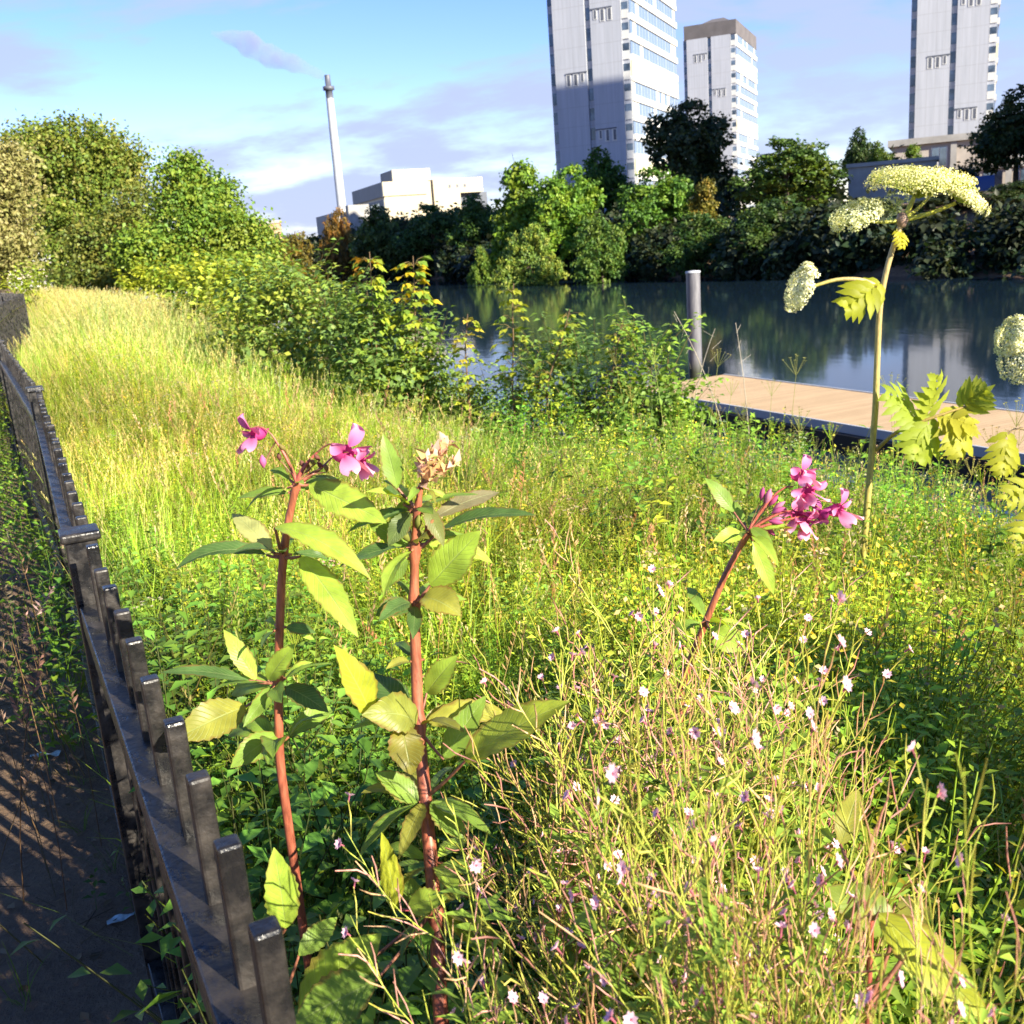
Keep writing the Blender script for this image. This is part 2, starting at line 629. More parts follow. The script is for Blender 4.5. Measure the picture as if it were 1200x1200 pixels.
def mat_soil():
    mt, t, out = new_mat('soil')
    p = N(t, 'ShaderNodeBsdfPrincipled')
    setin(p, Roughness=0.95)
    tcn = N(t, 'ShaderNodeTexCoord')
    n1 = N(t, 'ShaderNodeTexNoise')
    setin(n1, Scale=2.2, Detail=8.0, Roughness=0.65)
    n2 = N(t, 'ShaderNodeTexNoise')
    setin(n2, Scale=40.0, Detail=6.0, Roughness=0.7)
    for n in (n1, n2):
        t.links.new(tcn.outputs['Object'], n.inputs['Vector'])
    rmp = N(t, 'ShaderNodeValToRGB')
    rmp.color_ramp.elements[0].position = 0.35
    rmp.color_ramp.elements[0].color = (0.13, 0.075, 0.046, 1)
    rmp.color_ramp.elements[1].position = 0.7
    rmp.color_ramp.elements[1].color = (0.40, 0.26, 0.165, 1)
    e = rmp.color_ramp.elements.new(0.55)
    e.color = (0.23, 0.145, 0.085, 1)
    t.links.new(MATH(t, 'ADD', MATH(t, 'MULTIPLY', n1.outputs['Fac'], 0.6), MATH(t, 'MULTIPLY', n2.outputs['Fac'], 0.4)), rmp.inputs[0])
    t.links.new(rmp.outputs[0], p.inputs['Base Color'])
    bp = N(t, 'ShaderNodeBump')
    setin(bp, Strength=1.0, Distance=0.045)
    t.links.new(n2.outputs['Fac'], bp.inputs['Height'])
    t.links.new(bp.outputs[0], p.inputs['Normal'])
    t.links.new(p.outputs[0], out.inputs[0])
    return mt


# ------------------------------------------------------------------ ground, river
def axis(brk):
    out = [brk[0][0]]
    for a, b, n in brk:
        out += list(np.linspace(a, b, n + 1)[1:])
    return np.array(out)


S = axis([(-1500, -60, 8), (-60, -8, 14), (-8, 12, 100), (12, 52, 10), (52, 90, 38), (90, 300, 14), (300, 2500, 8)])
T = axis([(-1500, -30, 8), (-30, -4, 12), (-4, 16, 100), (16, 60, 44), (60, 300, 30), (300, 3000, 10)])
gs, gt = np.meshgrid(S, T, indexing='ij')
gx, gy = xy(gs, gt)
gz = ground(gx, gy)
ni, nj = gs.shape
idx = np.arange(ni * nj).reshape(ni, nj)
F = np.stack([idx[:-1, :-1], idx[1:, :-1], idx[1:, 1:], idx[:-1, 1:]], -1).reshape(-1, 4)
g = link('ground', np_mesh('ground', np.stack([gx, gy, gz], -1).reshape(-1, 3), F), mat_soil())
tag(g, 'dark bare soil of the trodden path and the river banks', 'ground', kind='structure')
Vw = [(*xy(a, b), -2.9) for a, b in ((5.5, -1500), (66, -1500), (66, 3000), (5.5, 3000))]
wtr = link('river', np_mesh('river', Vw, [[0, 1, 2, 3]]), mat_water())
tag(wtr, 'calm dark river reflecting trees and pale sky', 'river', kind='structure')


# ------------------------------------------------------------------ far buildings
def box_mesh(lo, hi):
    q = Geo()
    q.box(lo, hi)
    return q.mesh('box', smooth=False)


def boxes_mesh(bs):
    q = Geo()
    for lo, hi in bs:
        q.box(lo, hi)
    return q.mesh('boxes', smooth=False)


def mat_band(name, glass, frame, blind_p):
    """A storey of glazing: frames every 1.8 m and blinds drawn in some bays, from the wall's own coordinates."""
    mt, t, out = new_mat(name)
    p = N(t, 'ShaderNodeBsdfPrincipled')
    tcn = N(t, 'ShaderNodeTexCoord')
    sp = N(t, 'ShaderNodeSeparateXYZ')
    t.links.new(tcn.outputs['Object'], sp.inputs[0])
    yy, zz = sp.outputs[1], sp.outputs[2]
    bay = MATH(t, 'DIVIDE', yy, 1.8)
    fr_ = MATH(t, 'LESS_THAN', MATH(t, 'FRACT', bay), 0.09)
    big = MATH(t, 'LESS_THAN', MATH(t, 'FRACT', MATH(t, 'DIVIDE', yy, 5.4)), 0.06)
    wn = N(t, 'ShaderNodeTexWhiteNoise', noise_dimensions='2D')
    cmb = N(t, 'ShaderNodeCombineXYZ')
    t.links.new(MATH(t, 'FLOOR', bay), cmb.inputs[0])
    t.links.new(MATH(t, 'FLOOR', MATH(t, 'DIVIDE', zz, 2.85)), cmb.inputs[1])
    t.links.new(cmb.outputs[0], wn.inputs['Vector'])
    bl = MATH(t, 'LESS_THAN', wn.outputs['Value'], blind_p)
    m1 = N(t, 'ShaderNodeMixRGB')
    t.links.new(bl, m1.inputs[0])
    m1.inputs[1].default_value = (*glass, 1)
    m1.inputs[2].default_value = (0.62, 0.60, 0.55, 1)
    m2_ = N(t, 'ShaderNodeMixRGB')
    t.links.new(MATH(t, 'MAXIMUM', fr_, big), m2_.inputs[0])
    t.links.new(m1.outputs[0], m2_.inputs[1])
    m2_.inputs[2].default_value = (*frame, 1)
    t.links.new(m2_.outputs[0], p.inputs['Base Color'])
    setin(p, Roughness=0.18)
    t.links.new(p.outputs[0], out.inputs[0])
    return mt


M_BAND = mat_band('storey glazing', (0.15, 0.20, 0.29), (0.36, 0.37, 0.40), 0.16)
M_CPANS = mat_band('cream storey panel', (0.75, 0.68, 0.42), (0.40, 0.36, 0.28), 0.15)

def mat_clad():
    mt, t, out = new_mat('pale cladding panels')
    p = N(t, 'ShaderNodeBsdfPrincipled')
    setin(p, Roughness=0.7)
    tcn = N(t, 'ShaderNodeTexCoord')
    sp = N(t, 'ShaderNodeSeparateXYZ')
    t.links.new(tcn.outputs['Object'], sp.inputs[0])
    jx = MATH(t, 'LESS_THAN', MATH(t, 'FRACT', MATH(t, 'DIVIDE', sp.outputs[0], 1.29)), 0.05)
    jz = MATH(t, 'LESS_THAN', MATH(t, 'FRACT', MATH(t, 'DIVIDE', sp.outputs[2], 2.85)), 0.03)
    jt = MATH(t, 'MAXIMUM', jx, jz)
    mp = N(t, 'ShaderNodeMapping')
    mp.inputs['Scale'].default_value = (1.6, 1.6, 0.09)
    t.links.new(tcn.outputs['Object'], mp.inputs['Vector'])
    nz = N(t, 'ShaderNodeTexNoise')
    setin(nz, Scale=1.0, Detail=6.0, Roughness=0.65)
    t.links.new(mp.outputs[0], nz.inputs['Vector'])
    rp = N(t, 'ShaderNodeValToRGB')
    rp.color_ramp.elements[0].position = 0.3
    rp.color_ramp.elements[0].color = (0.33, 0.35, 0.40, 1)
    rp.color_ramp.elements[1].position = 0.65
    rp.color_ramp.elements[1].color = (0.41, 0.43, 0.49, 1)
    t.links.new(nz.outputs['Fac'], rp.inputs[0])
    mx = N(t, 'ShaderNodeMixRGB')
    t.links.new(MATH(t, 'MULTIPLY', jt, 0.45), mx.inputs[0])
    t.links.new(rp.outputs[0], mx.inputs[1])
    mx.inputs[2].default_value = (0.25, 0.25, 0.27, 1)
    t.links.new(mx.outputs[0], p.inputs['Base Color'])
    t.links.new(p.outputs[0], out.inputs[0])
    return mt


M_SLAB = mat_clad()
FL = 2.85
TW, TL = 13.0, 29.5          # front and side of a tower block


def make_tower(n_fl):
    """Local frame: x along the front (0..TW), y into the depth (0..TL); the front faces -y."""
    H = n_fl * FL
    root = empty('tower_block', (0, 0, 0))
    part('wall', boxes_mesh([((0.9, 0, 0), (6.05, TL, H)), ((6.95, 0, 0), (TW - 1.25, TL, H)), ((6.05, 0.45, 0), (6.95, TL, H)),
                             ((0.0, 0.5, 0), (0.9, TL, H)), ((TW - 1.25, 0.3, 0), (TW - 0.15, TL, H))]), M_SLAB, root)
    # corner glazing and stair strip, floor by floor
    for x0, x1, y0, mt in ((0.05, 0.85, 0.42, M_GLASS), (6.1, 6.9, 0.38, M_GLASS), (TW - 1.2, TW - 0.2, 0.22, M_GLASS)):
        for k in range(n_fl):
            part('stair_window', box_mesh((x0, y0, k * FL + 0.75), (x1, y0 + 0.06, k * FL + 2.5)), mt, root)
    for k in range(n_fl):
        part('corner_panel', box_mesh((TW - 1.2, 0.20, k * FL + 0.25), (TW - 0.2, 0.26, k * FL + 1.45)), M_WHITE, root)
    # window groups reaching out from the stair strip
    for j, k in enumerate(range(1, n_fl - 1, 3)):
        z = k * FL
        left = (j % 2 == 0)
        for wx, ww, hh_ in ((3.0, .75, 1.75), (4.15, .75, 1.75), (5.25, .6, 1.35)):
            a = wx - ww / 2 if left else 13.0 - wx - ww / 2
            fr = part('window_frame', box_mesh((a, -0.06, z + 2.0 - hh_), (a + ww, -0.003, z + 1.99)), M_WHITE, root)
            part('pane', box_mesh((a + ww * .3, -0.09, z + 2.12 - hh_), (a + ww - .1, -0.063, z + 1.9)), M_DARKP, fr)
        part('lintel', box_mesh((2.6 if left else 6.96, -0.10, z + 2.0), (6.04 if left else 10.4, -0.003, z + 2.2)), M_DARKP, root)
    # side: spandrels, glazing, mullions; every fifth floor in cream panels
    for k in range(n_fl):
        z = k * FL
        cream = (k % 5 == 2)
        part('spandrel', box_mesh((TW - 0.14, 0.4, z), (TW + 0.22, TL, z + (0.95 if not cream else 0.75))), M_WHITE, root)
        part('window_band', box_mesh((TW - 0.14, 0.4, z + (0.953 if not cream else 0.753)), (TW + (0.02 if not cream else 0.15), TL, z + FL - 0.003)), M_CPANS if cream else M_BAND, root)
    part('parapet', box_mesh((0.3, 0.02, H + 0.003), (TW + 0.1, TL, H + 3.2)), M_BROWN, root)
    q = Geo()
    z0 = H + 3.203
    V = [(1.5, 4, z0), (TW - 1, 4, z0), (TW - 1, TL - 6, z0), (1.5, TL - 6, z0), (5.5, 9, z0 + 2.3), (8.5, 9, z0 + 2.3), (8.5, TL - 12, z0 + 2.3), (5.5, TL - 12, z0 + 2.3)]
    q.add(V, [[0, 3, 2, 1], [4, 5, 6, 7], [0, 1, 5, 4], [1, 2, 6, 5], [2, 3, 7, 6], [3, 0, 4, 7]], (1, 1, 1))
    part('roof', q.mesh('roof', smooth=False), M_BROWN, root)
    return root


NF = 15
T_RZ = R(-23.5)
ZB = 4.0
GRP = 'identical tower blocks beyond the river'
tw = make_tower(NF)
spots = [(0.0638 * 171, 171, 0, 'tall pale tower block left of centre behind the big dark tree, half in blue shade'),
         (0.1855 * 274, 274, 0, 'farther tower block whose brown roof shows, right of the dark round tree'),
         (0.3925 * 181, 181, 0, 'tower block seen flat on at the right, above the low pink building'),
         (67.4, 78, 11, 'tower block outside the picture to the right that shades the left tower')]
for i, (x, y, dz, lb) in enumerate(spots):
    if i == 3:
        o = tw.copy()
        col.objects.link(o)
        for ch in KIDS[tw.name]:
            if ch.name.split('.')[0] in ('wall', 'parapet', 'roof', 'spandrel', 'window_band'):
                copy_tree(ch, o)
    else:
        o = tw if i == 0 else copy_tree(tw)
    o.location = (x, y, ZB + dz * 0)
    o.rotation_euler = (0, 0, T_RZ)
    tag(o, lb, 'tower block', GRP)
    if i == 3:
        o.scale = (1, 1, 1.5)

# low two-storey building in front of the right tower
root = empty('flat_roofed_building', (*atY(1046, 165, 156)[:2], ZB - 0.2), T_RZ)
tag(root, 'low flat roofed pinkish building at the foot of the right tower', 'building')
Hh = atY(1046, 165, 156)[2] - ZB + 0.2
part('wall', boxes_mesh([((0, 0, 0), (24, 10, 3.2)), ((0.02, -0.3, 3.203), (24, 10, Hh - 0.9))]), M_PINK, root)
part('roof', box_mesh((-0.6, -0.9, Hh - 0.897), (24.5, 10.4, Hh)), M_CONC, root)
part('band', box_mesh((-0.1, -0.42, 3.0), (24.1, -0.303, 3.5)), M_CONC, root)
for x0 in (5.2, 12.5, 16.2, 20.4):
    fr = part('window_frame', box_mesh((x0, -0.40, 3.9), (x0 + 2.2, -0.303, Hh - 1.5)), M_WHITE, root)
    part('pane', boxes_mesh([((x0 + 0.15, -0.46, 4.9), (x0 + 1.05, -0.403, Hh - 1.6)), ((x0 + 1.2, -0.46, 4.0), (x0 + 2.05, -0.403, Hh - 1.6))]), M_GLASS, fr)
for x0 in (7.8, 15.0, 22.9):
    part('pilaster', box_mesh((x0, -0.62, 0), (x0 + 0.8, -0.423, Hh - 0.9)), M_CONC, root)
for x0 in (8.9, 12.2, 17.0):
    part('ground_floor_window', box_mesh((x0, -0.08, 0.5), (x0 + 2.4, -0.003, 2.6)), M_GLASS, root)

p0 = atY(994, 197, 118)
root = empty('grey_shed', (p0[0], p0[1], 2.5), T_RZ)
tag(root, 'plain grey shed among the far trees behind the tall hogweed head', 'shed')
part('wall', box_mesh((0, 0, 0), (9, 5, p0[2] - 2.5)), M_CONC, root)
part('roof', box_mesh((-0.2, -0.25, p0[2] - 2.497), (9.2, 5.2, p0[2] - 2.1)), M_CONC, root)

p0 = atY(1112, 216, 124)
vr = empty('parked_van', (p0[0], p0[1], p0[2] - 1.5), R(-20))
tag(vr, 'bright blue van parked below the pink building', 'van')
q = Geo()
prof = [(0, 0.45), (0, 1.15), (0.9, 1.3), (1.7, 2.1), (4.8, 2.15), (4.9, 0.45)]
V = [(x, yy, z) for yy in (0, 1.9) for x, z in prof]
n = len(prof)
q.add(V, [[i, (i + 1) % n, n + (i + 1) % n, n + i] for i in range(n)] + [[0, 1, 2, 5], [2, 3, 4, 5], [6, 11, 8, 7], [8, 11, 10, 9]], (1, 1, 1))
part('body', q.mesh('van', smooth=False), M_VAN, vr)
part('side_window', box_mesh((1.9, -0.02, 1.35), (2.9, -0.004, 1.95)), M_GLASS, vr)
for x in (0.9, 3.9):
    for yy in (-0.05, 1.7):
        q = Geo()
        q.tube([(x, yy, 0.33), (x, yy + 0.25, 0.33)], 0.33, (1, 1, 1), 12)
        part('wheel', q.mesh('wheel'), M_TYRE, vr)

p0 = atY(1196, 158, 120)
lr = empty('street_lamp', (p0[0], p0[1], p0[2] - 5.2))
tag(lr, 'slim pale street lamp with a round white globe at the right edge', 'street lamp')
q = Geo()
q.tube([(0, 0, 0), (0, 0, 1.2), (0, 0, 1.25), (0, 0, 5.0)], [0.09, 0.09, 0.055, 0.045], (1, 1, 1), 8)
part('post', q.mesh('post'), M_STEEL, lr)
q = Geo()
a = np.linspace(-math.pi / 2, math.pi / 2, 9)
q.tube([(0, 0, 5.2 + 0.28 * math.sin(v)) for v in a], np.maximum(0.28 * np.cos(a), 0.01), (1, 1, 1), 12)
part('globe', q.mesh('globe'), M_LAMP, lr)

# cream works building with chimney
p0 = np.array([-0.0975 * 250, 250])
zt = atY(450, 213, 250)[2]
HB = zt - 3.0
root = empty('works_building', (p0[0], p0[1], 3.0), R(20))
tag(root, 'cream flat roofed works building with a left side coloured dark for shade beside the chimney', 'building')
W_, D_ = 24.6, 32
part('wall', boxes_mesh([((0.1, 0.05, 0), (10.6, D_, HB - 3.6)), ((0, 0, HB - 3.2), (10.6, D_, HB)), ((0.3, 0.3, HB - 3.597), (10.6, D_, HB - 3.203)),
                         ((12.2, -0.2, 0), (18.8, D_, HB + 0.003)), ((18.803, -0.2, HB - 3.4), (W_, D_, HB)), ((10.603, 0.6, 0), (12.197, D_, HB - 0.3))]), M_CREAM, root)
part('recess_wall', box_mesh((18.803, 1.5, 0), (W_ + 1.5, D_, HB - 3.403)), M_SHADE, root)  # set-back wall, its shade painted in as dark blue-grey
part('shaded_side', boxes_mesh([((-0.15, 0.1, HB - 3.3), (-0.003, D_, HB - 0.05)), ((-0.12, 0.1, 0), (0.097, D_, HB - 3.9))]), M_SHADE, root)  # thin dark sheets painting the shade on the left face
part('side_window', boxes_mesh([((-0.22, 4 + i * 5, HB - 8), (-0.123, 7.5 + i * 5, HB - 4.5)) for i in range(5)]), M_GLASS, root)
part('roof_block', box_mesh((4.2, 6, HB + 0.004), (13.6, 17, HB + 3.0)), M_CREAM, root)
part('roof_block_shaded_side', box_mesh((4.05, 6.05, HB + 0.05), (4.197, 17, HB + 2.95)), M_SHADE, root)  # dark sheet standing in for shade on the block's left face
for i in range(3):
    part('vent', box_mesh((16.0 + i * 1.9, -0.28, HB - 2.1), (16.55 + i * 1.9, -0.203, HB - 1.4)), M_DARKP, root)
part('low_wing', boxes_mesh([((-11, 6, 0), (-0.3, D_ - 4, HB - 6)), ((-8, 3, 0), (-3, 6, HB - 4.6))]), M_CONC, root)

cb = np.array([-0.1375 * 300, 300])
zt = atY(382, 88, 300)[2]
root = empty('chimney_stack', (cb[0], cb[1], 3.5))
tag(root, 'tall slim steel chimney with a dark collared top', 'chimney')
q = Geo()
hz = zt - 3.5
q.tube([(0, 0, 0), (0, 0, hz * 0.5), (0, 0, hz - 6)], [1.35, 1.2, 1.02], (1, 1, 1), 20)
part('shaft', q.mesh('shaft'), M_STEEL, root)
q = Geo()
q.tube([(0, 0, hz - 5.997), (0, 0, hz - 3.9), (0, 0, hz - 3.85), (0, 0, hz - 2.9), (0, 0, hz - 2.85), (0, 0, hz)], [0.98, 0.98, 1.55, 1.55, 0.8, 0.75], (1, 1, 1), 20)
part('cap', q.mesh('cap'), M_DARKP, root)

# smoke drifting off to the left
mt, t, out = new_mat('smoke')
pv = N(t, 'ShaderNodeVolumePrincipled')
pv.inputs['Color'].default_value = (0.60, 0.60, 0.80, 1)
tcn = N(t, 'ShaderNodeTexCoord')
nz = N(t, 'ShaderNodeTexNoise')
setin(nz, Scale=0.22, Detail=5.0, Roughness=0.6)
t.links.new(tcn.outputs['Object'], nz.inputs['Vector'])
rmp = N(t, 'ShaderNodeMapRange')
setin(rmp, **{'From Min': 0.26, 'From Max': 0.66, 'To Min': 0.01, 'To Max': 0.24})
t.links.new(nz.outputs['Fac'], rmp.inputs['Value'])
t.links.new(rmp.outputs[0], pv.inputs['Density'])
t.links.new(pv.outputs[0], out.inputs['Volume'])
q = Geo()
path = [atY(381, 90, 300), atY(370, 85, 300), atY(345, 74, 301), atY(315, 66, 302), atY(294, 54, 303), atY(280, 44, 304), atY(262, 44, 305), atY(246, 38, 306)]
o0 = path[0]
pth = smooth_path([p - o0 for p in path], 16)
rr = np.interp(np.linspace(0, 1, 16), [0, 0.12, 0.4, 0.7, 0.85, 1], [0.9, 1.6, 2.9, 3.3, 1.6, 0.6])
q.tube(pth, rr * (1 + 0.15 * np.sin(np.arange(16) * 2.1)), (1, 1, 1), 14)
V, F, C = q.arrays()
sm = link('smoke_plume', np_mesh('smoke', V, F), mt, loc=o0)
tag(sm, 'thin lavender grey smoke drifting left from the chimney top', 'smoke', kind='stuff')

p0 = atY(314, 262, 420)
root = empty('apartment_building', (p0[0], p0[1], 3.5), R(15))
tag(root, 'small orange brick block far off between the left trees and chimney', 'building')
part('wall', box_mesh((-4, 0, 0), (5, 12, p0[2] - 3.5)), plain('orange brick', (0.5, 0.3, 0.18), 0.8, scale=0.4), root)
part('roof', box_mesh((-4.3, -0.3, p0[2] - 3.497), (5.3, 12.3, p0[2] - 2.5)), M_CONC, root)
part('window', boxes_mesh([((-3 + i * 2.5, -0.08, p0[2] - 6 - j * 3), (-1.8 + i * 2.5, -0.003, p0[2] - 4.4 - j * 3)) for i in range(3) for j in range(3)]), M_GLASS, root)


# ------------------------------------------------------------------ trees
def crown_geo(lobes, clusters, per, leaf, colors, sig=0.09, seed=0, shell=0.55, updown=0.35):
    """Leaf clumps spread through lobes (centre, radii): ragged outline, gaps, mixed greens."""
    r_ = np.random.default_rng(seed)
    vol = np.array([l[3] * l[4] * l[5] for l in lobes]) ** 0.67
    pick = r_.choice(len(lobes), clusters, p=vol / vol.sum())
    L = np.array(lobes)[pick]
    d = r_.normal(size=(clusters, 3))
    d /= np.linalg.norm(d, axis=1)[:, None]
    rad = (shell + (1.04 - shell) * r_.random(clusters) ** 0.6)
    cen = L[:, :3] + d * L[:, 3:6] * rad[:, None]
    # push clumps onto a lumpy surface
    n = clusters * per
    cs = r_.uniform(0.6, 1.5, clusters)
    pos = np.repeat(cen, per, 0) + r_.normal(size=(n, 3)) * (sig * np.repeat(cs, per))[:, None] * np.array([1, 1, 0.7])
    out = np.repeat(d, per, 0)
    nrm = out * 0.6 + r_.normal(size=(n, 3)) * 0.55 + np.array([0, 0, updown])
    nrm /= np.linalg.norm(nrm, axis=1)[:, None]
    dr = r_.normal(size=(n, 3)) + out * 0.6 + np.array([0, 0, -0.35])
    dr -= nrm * np.sum(dr * nrm, 1)[:, None]
    dr /= np.linalg.norm(dr, axis=1)[:, None]
    sd_ = np.cross(dr, nrm)
    Ls = leaf * r_.uniform(0.65, 1.35, n)
    W = Ls * r_.uniform(0.5, 0.75, n)
    mid = pos + dr * (Ls * 0.45)[:, None]
    V = np.stack([pos, mid + sd_ * W[:, None] / 2 + nrm * W[:, None] * 0.12, pos + dr * Ls[:, None] - nrm * Ls[:, None] * 0.12,
                  mid - sd_ * W[:, None] / 2 + nrm * W[:, None] * 0.12, mid], 1).reshape(-1, 3)
    F = np.array([[0, 1, 2, 4], [0, 4, 2, 3]])[None] + (np.arange(n) * 5)[:, None, None]
    cols = np.array(colors)
    ci = r_.integers(0, len(cols), clusters)
    c = np.repeat(cols[ci], per, 0) * r_.uniform(0.75, 1.25, n)[:, None]
    C = np.repeat(c, 5, 0)
    return V, F.reshape(-1, 4), C


def trunk_geo(h, r0, lobes, seed):
    r_ = np.random.default_rng(seed)
    q = Geo()
    top = np.array([r_.normal() * 0.03 * h, r_.normal() * 0.03 * h, h])
    q.tube(bez((0, 0, -0.05 * h), (0, 0, h * 0.5), top, 7), np.linspace(r0 * 1.25, r0 * 0.35, 7), (1, 1, 1), 8)
    for l in lobes:
        s0 = r_.uniform(0.35, 0.85)
        a = np.array([top[0] * s0, top[1] * s0, h * s0])
        b = np.array(l[:3])
        q.tube(bez(a, (a + b) / 2 + np.array([0, 0, 0.03 * h]), b, 6), np.linspace(r0 * 0.5, r0 * 0.1, 6), (1, 1, 1), 6)
        for _ in range(3):
            e = b + r_.normal(size=3) * np.array(l[3:6]) * 0.55
            q.tube(bez(b * 0.6 + a * 0.4, (b + e) / 2, e, 4), np.linspace(r0 * 0.2, r0 * 0.05, 4), (1, 1, 1), 4)
    return q


G_MIX = [(0.075, 0.13, 0.026), (0.10, 0.155, 0.024), (0.055, 0.10, 0.024), (0.13, 0.165, 0.03)]
def lumpy(lobes, k, seed, f=.42):
    """Each lobe broken into itself, a little smaller, and k smaller boughs over its surface."""
    r_ = np.random.default_rng(seed)
    out = []
    for l in lobes:
        out.append((l[0], l[1], l[2], l[3] * .78, l[4] * .78, l[5] * .78))
        for _ in range(k):
            d = r_.normal(size=3)
            d /= np.linalg.norm(d)
            d[2] = abs(d[2]) * .9 - .25
            g_ = f * r_.uniform(.6, 1.15)
            out.append((l[0] + d[0] * l[3] * .72, l[1] + d[1] * l[4] * .72, l[2] + d[2] * l[5] * .72, l[3] * g_, l[4] * g_, l[5] * g_ * .8))
    return out


# crown outlines in units of the tree's height
SHAPES = {
    'round': [(0, 0, .62, .30, .30, .28), (.2, .05, .55, .2, .2, .2), (-.2, -.08, .52, .2, .2, .2), (.05, -.2, .45, .2, .18, .2), (-.05, .2, .48, .2, .18, .2), (0.03, 0, .84, .16, .16, .14), (.18, -.14, .36, .17, .16, .15), (-.2, -.12, .34, .17, .16, .14)],
    'tall': [(0, 0, .50, .20, .20, .30), (.06, 0, .78, .13, .13, .2), (-.1, .05, .62, .14, .14, .18), (.12, -.06, .38, .16, .15, .2), (-.1, -.08, .32, .17, .15, .2), (.02, -.1, .2, .18, .15, .14)],
    'broad': [(0, 0, .60, .38, .34, .26), (.28, 0, .50, .2, .2, .2), (-.3, 0, .50, .2, .2, .2), (.12, -.18, .70, .2, .2, .18), (-.15, .1, .74, .2, .2, .18), (.0, -.2, .36, .26, .2, .2), (.25, -.1, .3, .2, .2, .16), (-.26, -.1, .3, .2, .2, .16), (.04, 0, .86, .15, .15, .12)],
    'bush': [(0, 0, .42, .42, .40, .40), (.3, -.1, .34, .26, .25, .3), (-.32, 0, .32, .28, .25, .3), (.08, -.1, .72, .24, .22, .26), (-.14, .08, .64, .24, .22, .26)],
}
PROTO = {}
for k, (nm, lb) in enumerate(SHAPES.items()):
    PROTO[nm] = (np_mesh('crown_' + nm, *crown_geo(lumpy(lb, 5, 60 + k), 560, 22, 0.036, G_MIX, 0.022, seed=20 + k, shell=.7)),
                 trunk_geo(0.7, 0.022, lb, 40 + k).mesh('trunk_' + nm))
for a_, b_ in PROTO.values():
    a_.materials.append(M_TREE)
    b_.materials.append(M_BARK)


def far_tree(name, label, cat, shape, px, top_y, Y, w_px, tint, rz, group='trees on the far bank'):
    p = atY(px, top_y, Y)
    zb = float(ground(p[0], p[1]))
    h = p[2] - zb
    root = empty(name, (p[0], p[1], zb), rz)
    tag(root, label, cat, group)
    lob = np.array(SHAPES[shape])
    wid = (lob[:, 0] + lob[:, 3]).max() - (lob[:, 0] - lob[:, 3]).min()
    wx = w_px * Y / 1200 / wid
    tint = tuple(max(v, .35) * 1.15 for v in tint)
    for nm, me in zip(('crown', 'trunk'), PROTO[shape]):
        o = bpy.data.objects.new(nm, me)
        col.objects.link(o)
        kid(o, root)
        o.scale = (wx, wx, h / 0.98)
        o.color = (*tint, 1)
    return root


